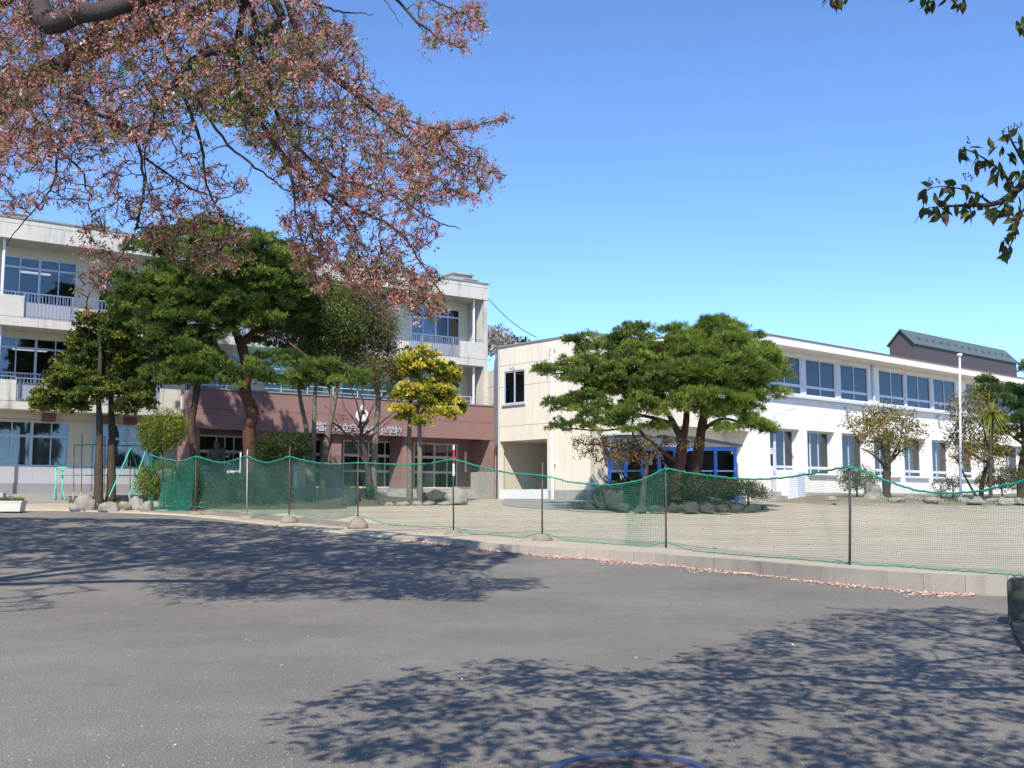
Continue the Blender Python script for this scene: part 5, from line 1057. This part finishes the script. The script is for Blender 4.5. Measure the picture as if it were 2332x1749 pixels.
def ropemesh(Pp,r,name):
    # resample and add small wiggle with knots
    L=np.r_[0,np.cumsum(np.linalg.norm(Pp[1:]-Pp[:-1],axis=1))];s=np.arange(0,L[-1],.06);Q=np.stack([np.interp(s,L,Pp[:,k]) for k in range(3)],-1)+rng.normal(0,.006,(len(s),3))
    rr_=r*(1+.35*(rng.random(len(s))>.85));V,Fq=tubes(Q[None],rr_[None],6);npmesh(name,V,Fq,'rope',fence,smooth=True)
ropemesh(RT,.02,'top_rope');ropemesh(RB,.011,'bottom_rope')
def netgrid(i0,i1,cell,wd,name,m,off=0.,belly=.12,parent=fence,mode='cord'):
    T=RT[i0:i1];Bt=RB[i0:i1];L=np.r_[0,np.cumsum(np.hypot(*(T[1:,:2]-T[:-1,:2]).T))];nu=int(L[-1]/cell)+1;s=np.linspace(0,L[-1],nu)
    Tt=np.stack([np.interp(s,L,T[:,k]) for k in range(3)],-1);Bb=np.stack([np.interp(s,L,Bt[:,k]) for k in range(3)],-1)
    nv=int(1.6/cell)+1;v=np.linspace(0,1,nv)[:,None,None];G=Bb[None]*(1-v)+Tt[None]*v
    d_=np.gradient(Tt[:,:2],axis=0);d_/=np.hypot(d_[:,0],d_[:,1])[:,None];nn=np.stack([-d_[:,1],d_[:,0]],-1)
    vv=v[...,0]
    w=belly*np.sin(np.pi*vv)*(.5+.9*np.sin(s*1.3+1.)[None]*np.cos(s*.37)[None])+.04*np.sin(s*5+vv*4)*np.sin(np.pi*vv)+off
    G=G.copy();G[...,0]+=nn[None,:,0]*w;G[...,1]+=nn[None,:,1]*w
    G[...,0]+=d_[None,:,0]*.05*np.sin(vv*5+s*1.7);G[...,1]+=d_[None,:,1]*.05*np.sin(vv*5+s*1.7);G[...,2]+=.03*np.sin(s*2.1+vv*3)*np.sin(np.pi*vv)
    if mode=='sheet':
        n_,m_,_=G.shape;i=np.arange(n_-1)[:,None]*m_+np.arange(m_-1)[None];return npmesh(name,G.reshape(-1,3),np.stack([i,i+1,i+1+m_,i+m_],-1).reshape(-1,4),m,parent,smooth=True)
    def rib(Gr,side):
        a=(Gr-side*wd/2);b_=(Gr+side*wd/2);k,n_,_=Gr.shape;V=np.stack([a,b_],2).reshape(-1,3);i=(np.arange(k)[:,None]*n_+np.arange(n_-1)[None])*2
        return V,np.stack([i,i+1,i+3,i+2],-1).reshape(-1,4)
    du=np.zeros_like(G);du[...,0]=d_[None,:,0];du[...,1]=d_[None,:,1]
    h=rib(G,np.array([0,0,1.])[None,None]);vt=rib(np.swapaxes(G,0,1),np.swapaxes(du,0,1))
    V,Fq=merge([h,vt]);return npmesh(name,V,Fq,m,parent)
def idx(px): return int(round(np.interp(px,[p[0] for p in ropeT],np.arange(len(ropeT))*5)))
netgrid(idx(815),len(RT),.042,.0036,'net','net')
netgrid(idx(340),idx(455),.05,.0045,'net','net',off=.02,belly=.25);netgrid(idx(340),idx(450),.2,.0,'net_cloth','netbright',off=-.02,belly=.3,mode='sheet')
netgrid(idx(447),idx(818),.045,.004,'net','net',off=.0);netgrid(idx(447),idx(815),.12,.0,'net_cloth','netfine',off=.05,belly=.2,mode='sheet')
netgrid(idx(1400),idx(1517),.05,.005,'net','net',off=.07,belly=.1)
# bunched roll at the left end
mb=MB();a=at(343,1036,38.6);b_=at(347,1168,38.6)
for k in range(6):
    o=[rng.uniform(-.06,.06),rng.uniform(-.06,.06),0];mb.tube([a+o,(a*.66+b_*.34)+np.array(o)*1.6,(a*.3+b_*.7)+np.array(o)*.6,b_+np.array(o)*2],[.04,.05,.06,.03],6)
mb.build('net_bunch','netbright',fence,smooth=True)
labs=['rusty thin net pole, first from the left','pale steel net pole, second from the left','rusty brown net pole, third from the left','dark net pole in a rounded concrete weight, fourth from left','dark net pole with red and white taped top','rusty net pole in front of the open passage','dark net pole in front of the big pines','dark bent net pole nearest to the camera','dark net pole beyond the right edge']
for k,(px,pyb,pyt,D_,mm,_) in enumerate(posts):
    if px>2400: continue
    p=at(px,pyb,D_);g_=gz(p[0],p[1]);t=thing('net_pole',(p[0],p[1],g_),labs[k],'pole','poles holding the green net');tp=at(px+rng.uniform(-2,2),pyt,D_)
    mid=(np.array([p[0],p[1],g_])+tp)/2+[rng.uniform(-.015,.015),0,0]
    mb=MB();mb.tube([(p[0],p[1],g_+.0),tuple(mid),tuple(tp)],.021 if k<7 else .024,8);mb.build('pole_tube',mm,t,smooth=True)
    if k<6 :
        prof=[(.27,0),(.28,.05),(.24,.13),(.17,.2),(.08,.25),(.03,.26)]
        if k in(0,1,4,5,6): prof=[(r_*.95,z*(.5 if k!=5 else .7)) for r_,z in prof]
        if k==3: prof=[(r_*1.1,z*1.35) for r_,z in prof]
        mb=MB();mb.lathe((p[0],p[1],g_-.02),prof,18);mb.build('concrete_weight','weight',t,smooth=True)
    if k==4:
        for z0,z1,m_ in ((0,.12,'white'),(.12,.5,'redcone'),(.5,.82,'white')):
            mb=MB();mb.tube([tuple(tp+[0,0,-z0+.002]),tuple(tp+[0,0,-z1])],.027,8);mb.build('tape',m_,t)
    if k<8:
        mb=MB();q_=at(px,np.interp(px,[r_[0] for r_ in ropeT],[r_[1] for r_ in ropeT]),D_);mb.tube([tuple(q_+[-.05,-.03,.02]),tuple(q_+[.0,-.04,-.03]),tuple(q_+[.04,-.03,.03])],.02,6);mb.build('rope_knot','rope',t)
b=gpt(1178/1.0543*1.0,1) if 0 else None
# dark litter bag hanging by the passage
q=at(1240,1085,25.9);
# ================================================================ foreground: manhole, stone post, petals
mc=np.array([.66,6.12]);mh=thing('manhole_cover',(mc[0],mc[1],.0),'round iron manhole cover filled with brown grit at the bottom of the picture','manhole cover')
mb=MB();z0=float(rz(*mc))
for r0,r1,h in ((.40,.46,.016),(.375,.398,.010)):
    n=64;k=len(mb.v)
    for r_,z in ((r0,0),(r0,h),(r1,h),(r1,0)):
        for j in range(n): q=2*math.pi*j/n;mb.v.append((mc[0]+r_*math.cos(q),mc[1]+r_*math.sin(q),z0+z))
    for i in range(3):
        for j in range(n): mb.f.append((k+i*n+j,k+i*n+(j+1)%n,k+(i+1)*n+(j+1)%n,k+(i+1)*n+j))
mb.build('rim',mat('iron rim',(.05,.065,.12),.5,.5,noise_amt=.25,noise_scale=30),mh)
mb=MB();mb.lathe((mc[0],mc[1],z0),[(.376,.001),(.376,.009)],48);mb.build('lid',groundmat('gritty lid',(.15,.11,.09),'asphalt'),mh)
mb=MB()
for _ in range(500):
    a=rng.uniform(0,6.28);r_=.37*math.sqrt(rng.random());x=mc[0]+r_*math.cos(a);y=mc[1]+r_*math.sin(a);s_=rng.uniform(.003,.008);q=rng.uniform(0,6)
    mb.add([(x+s_*math.cos(q+j*1.57),y+s_*math.sin(q+j*1.57),z0+.010+.003*(j%2)) for j in range(4)],[(0,1,2,3)])
tag(mb.build('grit',mat('grit',(.28,.21,.15),.9),mh),kind='stuff')
# stone post and planting edge at right
pb_=gh(2296,1424);mb=MB();x0,y0=pb_[0],pb_[1]
mb.hexa([(x0,y0,-.05),(x0+.5,y0-.1,-.05),(x0+.78,y0+.42,-.05),(x0+.27,y0+.5,-.05),(x0+.005,y0,.54),(x0+.5,y0-.1,.55),(x0+.775,y0+.42,.55),(x0+.275,y0+.5,.54)])
tag(mb.build('stone_post',mat('dark mossy stone',(.085,.085,.06),.95,.2,noise_amt=.35,noise_scale=9,bump=1,bscale=20),bevel=.03),'dark square stone post cut by the right edge of the picture','stone post')
ep=[(x0+.02,y0-.02),(5.42,11.8),(4.80,10.2),(3.98,8.2),(3.35,6.5),(3.1,5)]
mb=MB()
ep=catmull([(a,b_,0) for a,b_ in ep],4)
for i in range(len(ep)-1):
    a,b_=ep[i],ep[i+1];mb.hexa([(a[0],a[1],-.05),(b_[0],b_[1],-.05),(b_[0]+.12,b_[1],-.05),(a[0]+.12,a[1],-.05),(a[0]+.01,a[1],.07),(b_[0]+.01,b_[1],.07),(b_[0]+.12,b_[1],.075),(a[0]+.12,a[1],.075)])
tag(mb.build('bed_edging','dpole'),kind='structure')
xs_=np.linspace(0,4,26)[None];V=np.stack([ep[:,0:1]+.1+xs_,ep[:,1:2]+0*xs_,.05+.12*(1-np.exp(-xs_*3))+.03*rng.random((len(ep),26))],-1);k=26;i=np.arange(len(ep)-1)[:,None]*k+np.arange(k-1)[None]
tag(npmesh('planting_bed',V.reshape(-1,3),np.stack([i,i+1,i+1+k,i+k],-1).reshape(-1,4),'mound',smooth=True),kind='structure')
def flat_bits(name,XY,Z,size,m,kind='stuff',tilt=.25,asp=.75,lab=None):
    n=len(XY);c=np.c_[XY,Z+.004];a=rng.uniform(0,2*np.pi,n);u=np.c_[np.cos(a),np.sin(a),rng.normal(0,tilt,n)];v=np.c_[-np.sin(a),np.cos(a),rng.normal(0,tilt,n)];s_=size[:,None]
    V=np.stack([c-u*s_,c-v*s_*asp,c+u*s_,c+v*s_*asp],1).reshape(-1,3);V[:,2]=np.maximum(V[:,2],np.repeat(Z,4)+.003)
    o=npmesh(name,V,np.arange(4*n).reshape(n,4),m);return tag(o,lab,None,None,kind)
n=9000;px_=rng.uniform(-60,2400,n);py_=1170+600*rng.random(n)**.8;dens=.35+.65*(px_<900)
keep=rng.random(n)<dens;px_=px_[keep];py_=py_[keep];t_=1.5/((py_-1140)/F);X=(px_-CX)/F*t_;Y=t_
ok=(Y<32)&(Y>3);X,Y=X[ok],Y[ok];d_,_h=edge_dist(X,Y);far_=Y>12
# keep petals on the road side of the edge
def roadside(x,y):
    i=((edge[None,:,0]-x[:,None])**2+(edge[None,:,1]-y[:,None])**2).argmin(1);i=np.clip(i,1,len(edge)-2);dd=edge[i+1]-edge[i-1];return (dd[:,0]*(y-edge[i,1])-dd[:,1]*(x-edge[i,0]))<0
ok=roadside(X,Y);X,Y=X[ok],Y[ok];Zr=rz(X,Y)
flat_bits('fallen_petals',np.c_[X,Y],Zr,rng.uniform(.0028,.0058,len(X))*(1+.045*np.maximum(0,Y-8)),'petal',lab='scattered pale cherry petals on the asphalt')
n=26;X=rng.uniform(-4,4,n);Y=rng.uniform(5.5,16,n);flat_bits('fallen_blossoms',np.c_[X,Y],rz(X,Y),rng.uniform(.010,.016,n),'whitefl',tilt=.8,lab='larger fallen white blossoms on the asphalt')
# pink drift along the kerb foot
i0,i1=7*5+2,len(edge)-1;n=9000;f=rng.random(n)**1.1*(i1-i0-8)+i0;ii=f.astype(int);fr=(f-ii)[:,None];p=edge[ii]*(1-fr)+edge[ii+1]*fr;dd=edge[ii+1]-edge[ii];dd/=np.hypot(dd[:,0],dd[:,1])[:,None]
nn=np.stack([dd[:,1],-dd[:,0]],-1);wd_=(.10+.16*np.clip(np.sin(f*.9)+np.sin(f*.23+1),0,1.5))*np.where(f>80,.6+.8*(np.sin(f*1.1)>0),1)
kk=np.where((f>62)&(np.sin(f*.8)<-.2),rng.random(n)<.25,True);off=.15+np.abs(rng.normal(0,1,n))*wd_*1.1
p=(p+nn*off[:,None])[kk];flat_bits('petal_drift',p,rz(p[:,0],p[:,1])+rng.uniform(0,.02,len(p)),rng.uniform(.012,.022,len(p)),'pinkp',tilt=.5,lab='drift of fallen pink blossoms along the kerb foot')
# leaf litter in the right hand bed
n=1500;X=rng.uniform(x0-1.2,x0+2,n);Y=rng.uniform(5,y0,n);ed=np.interp(Y,ep[::-1,1],ep[::-1,0]);ok=X>ed+.12;X,Y=X[ok],Y[ok]
flat_bits('leaf_litter',np.c_[X,Y],.17+0*X,rng.uniform(.015,.035,len(X)),mat('dead leaves',(.18,.13,.10),.9,noise_amt=.5,noise_scale=20),tilt=.5,lab='dead leaves and petals in the planting bed')
# stones on the yard
n=260;X=rng.uniform(-9,14,n);Y=rng.uniform(24,38,n);ok=~roadside(X,Y);X,Y=X[ok],Y[ok];flat_bits('yard_pebbles',np.c_[X,Y],yz(X,Y)+.004,rng.uniform(.015,.04,len(X)),'rockd',lab='small dark pebbles on the sandy yard')
# grass tufts by the railings and mounds
def grass(name,pts,lab,h=.18):
    P=[];T=[]
    c=np.array(pts);n=len(c);V,Fq=leaves(c,np.tile([0,0,1.2],(n,1)),rng.uniform(.5,1.2,n)*h,.1,.35);return tag(npmesh(name,V,Fq,'leaf',tint=np.repeat(tints(n,[(.10,.15,.03),(.2,.2,.06),(.06,.1,.02)],[4,2,2]),4,0)),lab,None,None,'stuff')
pts=[]
for (x0_,x1_,D0,D1,n_) in ((150,300,40.3,41.8,1500),(390,640,38.6,41,900),(640,930,41,42.2,700),(1900,2200,44.5,47,900),(1360,1620,37.6,39,500),(240,330,38.8,39.5,500)):
    for _ in range(n_):
        q=gpt(rng.uniform(x0_,x1_),rng.uniform(D0,D1));pts.append((q[0],q[1],q[2]+(.2 if x0_>1800 else .02)))
grass('grass',pts,'short weeds and grass along the planting beds')
# ================================================================ foreground cherry trees
cc_=((.62,.27,.21),(.47,.19,.14),(.24,.28,.06),(.72,.44,.38),(.15,.15,.04),(.85,.75,.75))
cw=(6.5,3.4,3.4,2.6,1.8,.5)
CT_=thing('cherry_tree',(-12,14,0),'large cherry tree whose drooping branches of reddish blossom fill the upper left','tree')
SK=Skel()
def I(px,py,D): return tuple(at(px,py,D))
SK.limb([(-12,14,-.1),(-11.8,14,1.5),(-11.2,13.9,3.2),(-10,13.7,5.)],.34,.26,12)
trunkj=(-10,13.7,5.)
SK.limb([trunkj,(-7.8,13,6.6),I(20,-30,12.2),I(70,-20,11.8),I(110,52,11.4),I(180,30,11.2),I(245,22,11.2),I(400,-30,11.6),I(620,-90,12.6)],.2,.07,10)
SK.limb([I(75,-10,11.8),I(85,-120,12),I(200,-220,13),I(500,-260,15)],.13,.05,8)
SK.limb([trunkj,(-8.,15.5,7.4),(-5.5,17,9.4),(-3,18,11.),(-1,19.,12.2),(.2,19.5,12.4)],.18,.04,9)
SK.limb([trunkj,(-9,16.5,6.8),(-7.2,18.5,10),(-5,20,11.6),(-2.2,21,12.6)],.17,.04,9)
limbs=[([(-5.6,12,7.6),I(300,-60,12),I(560,-40,12.3),I(640,40,12.5),I(550,105,12.3),I(480,116,12.2),I(430,150,12.1),I(382,212,12)],.075,.045),
([I(385,208,12),I(440,215,12),I(520,330,12.3),I(610,400,12.6),I(660,440,12.8)],.028,.008),
([I(400,180,12.1),I(350,260,12.3),I(330,360,12.6),I(345,470,12.8)],.022,.006),
([I(560,-40,12.3),I(540,180,13),I(600,290,13.3),I(690,400,13.6),I(800,470,13.8),I(900,520,14),I(960,600,14.2),I(1015,690,14.3)],.05,.008),
([I(300,-60,12),I(150,150,12.6),I(65,230,12.8),I(130,330,13),I(190,400,13.2),I(205,480,13.3)],.04,.008),
([I(150,100,12.6),I(200,240,12.4),I(300,300,12.6),I(328,430,12.8),I(290,560,12.9),I(215,650,13),I(192,700,13)],.032,.006),
([I(640,-40,12.8),I(700,120,13.2),I(820,225,13.4),I(920,310,13.5),I(1030,365,13.6),I(1150,400,13.7)],.045,.006),
([I(700,120,13.2),I(800,200,13),I(900,262,13),I(1010,295,12.9),I(1100,283,12.8),I(1172,268,12.8)],.022,.004),
([I(560,-40,12.3),I(640,280,14),I(760,400,14.4),I(880,440,14.5),I(985,500,14.5),I(1045,520,14.6)],.035,.006),
([I(600,290,13.3),I(660,400,12.8),I(680,520,12.9),I(720,640,13),I(745,700,13)],.022,.005),
([I(690,400,13.6),I(780,500,13.2),I(830,600,13.2),I(880,690,13.3)],.022,.005),
([I(130,330,13),I(120,420,13.5),I(60,500,13.8),I(10,560,14)],.018,.005),
([I(65,230,12.8),I(20,330,12.8),I(-20,420,13)],.022,.006),
([I(300,-60,12),I(450,300,14),I(470,420,14.4),I(520,520,14.6),I(540,600,14.7)],.03,.006),
([I(330,360,12.6),I(420,420,13),I(500,450,13.2),I(560,430,13.2)],.016,.005),
([I(640,-90,12.6),I(850,-40,13),I(950,50,13),I(1000,85,13),I(1055,115,13)],.03,.005),
([I(850,-40,13),I(960,-10,12.8),I(1040,25,12.8),I(1100,52,12.8)],.018,.004),
([I(850,-40,13),I(890,20,13),I(920,64,13)],.01,.003),
([I(560,-40,12.3),I(720,10,12.6),I(790,30,12.6),I(850,32,12.6)],.025,.005)]
for pts,r0,r1 in limbs: SK.limb(pts,r0,r1,7,6,.012)
# blossom targets: density map over the canopy volume (polygon in picture, real depth spread)
poly_d=[([(-60,-60),(700,-60),(760,60),(700,200),(560,300),(420,260),(330,330),(150,330),(-60,420)],2700,(11.,16)),
([(420,150),(800,40),(840,180),(1000,300),(960,440),(700,460),(560,330)],1200,(11.8,16)),
([(640,420),(960,430),(1000,540),(930,600),(1015,690),(900,700),(760,620)],430,(12.6,15)),
([(960,290),(1010,275),(1080,330),(1155,400),(1090,460),(980,470),(900,380)],260,(13,14.3)),
([(-60,300),(420,260),(560,420),(500,520),(300,500),(200,470),(-60,500)],360,(12,14.5)),
([(330,440),(560,480),(570,600),(430,620),(320,560)],140,(13,15)),
([(700,560),(1000,600),(1020,720),(960,740),(850,690)],170,(12.8,14.2)),
([(180,500),(330,430),(300,600),(190,720),(170,640)],80,(12.6,13.4)),
([(950,0),(1100,10),(1110,60),(1060,120),(960,100)],90,(12.7,13.2)),
([(900,300),(1180,262),(1175,275),(1000,320)],45,(12.8,13)),
([(640,480),(720,480),(760,680),(680,640)],110,(12.7,13.3))]
def inpoly(P,x,y):
    c=np.zeros(len(x),bool);n=len(P)
    for i in range(n):
        x0_,y0_=P[i];x1_,y1_=P[(i+1)%n];m=((y0_>y)!=(y1_>y))&(x<(x1_-x0_)*(y-y0_)/((y1_-y0_) if y1_!=y0_ else 1e-9)+x0_);c^=m
    return c
TG=[]
for P,n,(d0,d1) in poly_d:
    a=np.array(P);x=rng.uniform(a[:,0].min(),a[:,0].max(),n*5);y=rng.uniform(a[:,1].min(),a[:,1].max(),n*5);ok=inpoly(P,x,y);x,y=x[ok][:n],y[ok][:n];D_=rng.uniform(d0,d1,len(x))
    TG.append(np.array([at(*q) for q in zip(x,y,D_)]))
# upper crown outside the frame
n=30000;gx=rng.uniform(-60,1240,n);gy_=1178+rng.random(n)**1.5*215
bot=np.interp(gx,[-60,100,250,430,560,800,950,1100,1240],[1400,1390,1330,1300,1345,1330,1350,1300,1240]);top=np.interp(gx,[-60,400,900,1240],[1178,1182,1215,1270]);ok=(gy_<bot)&(gy_>top);gx,gy_=gx[ok],gy_[ok]
GD=np.array([gh(a,b_)[:2] for a,b_ in zip(gx,gy_)]);ct_=1/math.tan(SUN_EL);zg=rz(GD[:,0],GD[:,1]);zm=(1.5+.485*GD[:,1])/(1+.485*LDIR[1]*ct_);Zc=zm+.15+rng.random(len(zm))*1.6
q=np.c_[GD[:,0]-LDIR[0]*ct_*(Zc-zg),GD[:,1]-LDIR[1]*ct_*(Zc-zg),Zc];kp=np.array([noise.noise(Vector((a*.9,b_*.9,c_*.5)))+.4*noise.noise(Vector((a*2.6,b_*2.6,c_)))>-.3 for a,b_,c_ in q]);kp&=rng.random(len(q))<np.clip((GD[:,1]-20.5)/4.5,.06,1);q=q[kp]
px,py,_d=proj(q);ok=(py<-25)|(px<-60);TG.append(q[ok]);print('upper crown',ok.sum())
TG=np.concatenate(TG);SK.connect(TG,.009,.0032,k=5,bend=.28,droop=.06,n=3,rlen=.004)
v,f=SK.mesh();npmesh('trunk',v,f,'barkd',CT_,smooth=True)
nb=len(TG)
# clusters: at targets and also along twigs
nd=SK.nodes;px,py,dd_=proj(nd);thin=np.ones(len(nd),bool);thin[:400]=False
sel=nd[len(nd)-4*nb:];sel=sel[rng.random(len(sel))<.34]
cl=np.r_[TG,TG+rng.normal(0,.06,TG.shape),sel];col=tints(len(cl),cc_,cw,.25)
# greener patches in some places
gp_=np.exp(-(((proj(cl)[0]-520)/170)**2+((proj(cl)[1]-260)/120)**2));g2_=rng.random(len(cl))<gp_*.55;col[g2_]=tints(int(g2_.sum()),((.20,.24,.04),(.14,.18,.03),(.28,.27,.06)),(3,3,2))
k=9;c=np.repeat(cl,k,0)+rng.normal(0,.024,(len(cl)*k,3));ax=unit(rng.normal(0,1,(len(c),3))+[0,0,-.25])
V,Fq=leaves(c,ax,rng.uniform(.027,.060,len(c))*np.where(proj(c)[1]<-30,2.3,1),.36,.3);npmesh('blossom_crown',V,Fq,'blossom',CT_,tint=np.repeat(np.repeat(col,k,0)*rng.uniform(.7,1.3,(len(c),1)),4,0))
# ---- cherry tree on the right, mostly above and behind the camera: large dark leaves
RT_=thing('cherry_tree',(6.2,3.4,0),'leafy cherry tree at the right whose few twigs of large dark leaves hang into view','tree')
SR=Skel();SR.limb([(6.2,3.4,-.1),(6.1,3.4,1.2),(5.8,3.4,2.6),(5.2,3.5,3.8)],.26,.19,12)
SR.limb([(5.2,3.5,3.8),(3.9,4.4,4.7),(2.9,4.0,5.2),(1.9,4.6,5.2),(.9,4.1,5.6),(.1,4.5,5.4),(-1.2,4.0,5.6)],.09,.015,8,6,.03)
SR.limb([(5.2,3.5,3.8),(4.8,5.4,5.6),(4.3,6.6,6.5),(4.3,7.6,6.9),(3.6,8.6,7.4)],.09,.02,8,6,.03)
SR.limb([(5.2,3.5,3.8),(6.2,5.5,5.8),(6.5,6.4,6.6),(6.8,7.5,7)],.08,.02,8,6,.03)
SR.limb([(5.2,3.5,3.8),(4.6,2,5.2),(3,1.2,5.6),(1,.6,5.8)],.09,.02,8,6,.03)
SR.limb([(6.1,5.3,5.6),(5.3,6.4,5.3),I(2420,330,6.8),I(2350,400,6.7),I(2300,445,6.6),I(2260,465,6.5),I(2200,468,6.5),I(2150,470,6.45)],.05,.006,7)
for pts,r0,r1 in [([I(2300,445,6.6),I(2290,400,6.6),I(2240,360,6.6),I(2190,335,6.6)],.012,.003),([I(2350,400,6.7),I(2320,350,6.7),I(2300,310,6.7),I(2310,290,6.7)],.012,.003),([I(2260,465,6.5),I(2220,440,6.5),I(2160,425,6.5),I(2110,428,6.5)],.008,.003),([I(2400,380,6.7),I(2330,480,6.6),I(2310,540,6.6),I(2292,575,6.6)],.01,.003),([I(2200,468,6.5),I(2150,470,6.5),I(2105,475,6.5)],.006,.003),
   ([(4.2,6.4,6.3),I(2200,-120,7.3),I(2150,-60,7.2),I(2110,-12,7.2)],.02,.004),([(3.4,6.2,6.2),I(1950,-120,7.4),I(1905,-30,7.3)],.02,.004),([I(2150,-60,7.2),I(2170,-20,7.2)],.008,.003),([I(2420,330,6.8),I(2440,60,6.8),I(2370,45,6.8),I(2335,50,6.8)],.012,.003)]: SR.limb(pts,r0,r1,5)
# canopy targets chosen from a volume, only keeping those above the frame
SP=[(650,1600),(760,1560),(900,1520),(1160,1478),(1300,1500),(1480,1500),(1700,1425),(1950,1378),(2100,1372),(2330,1392),(2600,1400)]
sx=[(p[0]-CX)/F*(1.5*F/(p[1]-HZ)) for p in SP];sy=[1.5*F/(p[1]-HZ) for p in SP]
n=5200;X=rng.uniform(-2.2,9,n);Yg=rng.uniform(5,15.6,n);ok=(Yg<np.interp(X,sx,sy)-rng.random(n)*.5)&(X>np.interp(Yg,[5,6.2,7,8],[-.6,-.9,-1.5,-1.9]));X,Yg=X[ok],Yg[ok]
cot=1/math.tan(SUN_EL);zmin=(1.5+.50*(Yg))/(1+.50*LDIR[1]*cot);Zc=np.maximum(zmin,4.)+.12+rng.random(len(X))*1.4
q=np.c_[X-LDIR[0]*cot*Zc,Yg-LDIR[1]*cot*Zc,Zc]
# clumping: keep by 3d noise so gaps of light remain
kp=np.array([noise.noise(Vector((a*1.7,b_*1.7,c_*.6)))+.35*noise.noise(Vector((a*4.5,b_*4.5,c_*2)))>-.2 for a,b_,c_ in q]);q=q[kp]
px,py,dd_=proj(q);q=q[(dd_<.3)|(py<-40)]
SR.connect(q,.011,.003,k=5,bend=.2,droop=.0,n=3,rlen=.006)
v,f=SR.mesh();npmesh('trunk',v,f,'barkd',RT_,smooth=True)
# leaves
lc=((.10,.15,.03),(.06,.09,.025),(.15,.14,.04),(.14,.085,.05))
def sprig(P,n,seed=0): return np.repeat(P,n,0)
k=9;c=np.repeat(q,k,0)+rng.normal(0,.07,(len(q)*k,3));V1,F1=leaves(c,unit(rng.normal(0,1,(len(c),3))+[0,0,-.5]),rng.uniform(.08,.14,len(c)),.55,.3);t1=np.repeat(tints(len(c),lc,(4,3,2,1)),4,0)
vis=[]
for (x,y,D_) in [(2190,335,6.6),(2200,345,6.6),(2225,350,6.6),(2240,362,6.6),(2262,372,6.6),(2285,385,6.6),(2215,372,6.6),(2300,310,6.7),(2318,300,6.7),(2330,330,6.7),(2300,345,6.7),(2280,330,6.7),(2265,322,6.7),(2105,430,6.5),(2125,428,6.5),(2160,430,6.5),(2180,425,6.5),(2205,430,6.5),(2220,445,6.5),(2105,475,6.5),(2125,472,6.5),(2150,475,6.5),(2165,460,6.5),(2200,475,6.5),(2215,480,6.5),(2245,470,6.5),(2265,478,6.5),(2290,455,6.6),(2300,470,6.6),(2320,470,6.6),(2320,500,6.6),(2310,520,6.6),(2300,560,6.6),(2290,570,6.6),(2285,550,6.6),(2330,400,6.7),(2310,390,6.7),(2300,410,6.7),(2325,430,6.6),(2270,400,6.6),(1890,-2,7.3),(1905,0,7.3),(1922,-3,7.3),(2100,5,7.2),(2112,8,7.2),(2125,0,7.2),(2165,-2,7.2),(2180,2,7.2),(2192,-5,7.2),(2325,48,6.8),(2335,52,6.8)]:
    p=at(x,y,D_)
    for _ in range(4): vis.append(p+rng.normal(0,.018,3))
vis=np.array(vis);ax=unit(rng.normal(0,.55,(len(vis),3))+[-.25,0,-1.]);
# real leaf shape: 8 point pointed oval with a fold
def bigleaves(c,ax,size):
    n=len(c);ax=unit(ax);s_=unit(np.cross(ax,rng.normal(0,1,(n,3))));nn=np.cross(ax,s_);h=size[:,None];prof=[(0,0,0),(.18,.16,.03),(.42,.24,.05),(.68,.19,.04),(.86,.08,.01),(1.05,0,-.04)]
    P=[c+ax*h*t for t,_,_ in prof];Lf=[c+ax*h*t+s_*h*w_+nn*h*z_ for t,w_,z_ in prof[1:-1]];Rf=[c+ax*h*t-s_*h*w_+nn*h*z_ for t,w_,z_ in prof[1:-1]]
    V=np.stack(P+Lf+Rf,1).reshape(-1,3);q=[]
    for i in range(4):
        pass
    f=[(0,6,1,1),(1,6,7,2),(2,7,8,3),(3,8,9,4),(4,9,5,5)];g=[(0,1,10,10),(1,2,11,10),(2,3,12,11),(3,4,13,12),(4,5,13,13)]
    tri=[]
    for a in f+g:
        if a[2]==a[3]: tri.append((a[0],a[1],a[2]))
        else: tri+= [(a[0],a[1],a[2]),(a[0],a[2],a[3])]
    tri=np.array(tri);Fq=(np.arange(n)[:,None,None]*14+tri[None]).reshape(-1,3);return V,Fq
V2,F2=bigleaves(vis,ax,rng.uniform(.065,.11,len(vis)));t2=np.repeat(tints(len(vis),lc,(4,3,2,2)),14,0)
npmesh('leaf_crown',V1,F1,'leaf',RT_,tint=t1);npmesh('hanging_leaves',V2,F2,'leaf',RT_,tint=t2)
# bud stalks
bs=[];
for (x,y,D_) in [(2125,418,6.5),(2140,420,6.5),(2200,412,6.5),(2215,408,6.5),(2300,300,6.7),(2322,292,6.7),(2285,312,6.7),(2210,328,6.6),(2135,462,6.5),(2240,455,6.5)]:
    p=at(x,y,D_)
    for _ in range(4): d=unit(rng.normal(0,.6,3)+[0,0,.9])*rng.uniform(.03,.05);bs.append((p,p+d))
for k in range(0,len(bs),4):
    mb=MB()
    for a,b_ in bs[k:k+4]: mb.tube([a,b_],.0018,3);mb.lathe(tuple(b_),[(.001,-.004),(.005,0),(.004,.005),(.001,.007)],5)
    mb.build('bud_stalk','barkd',RT_)
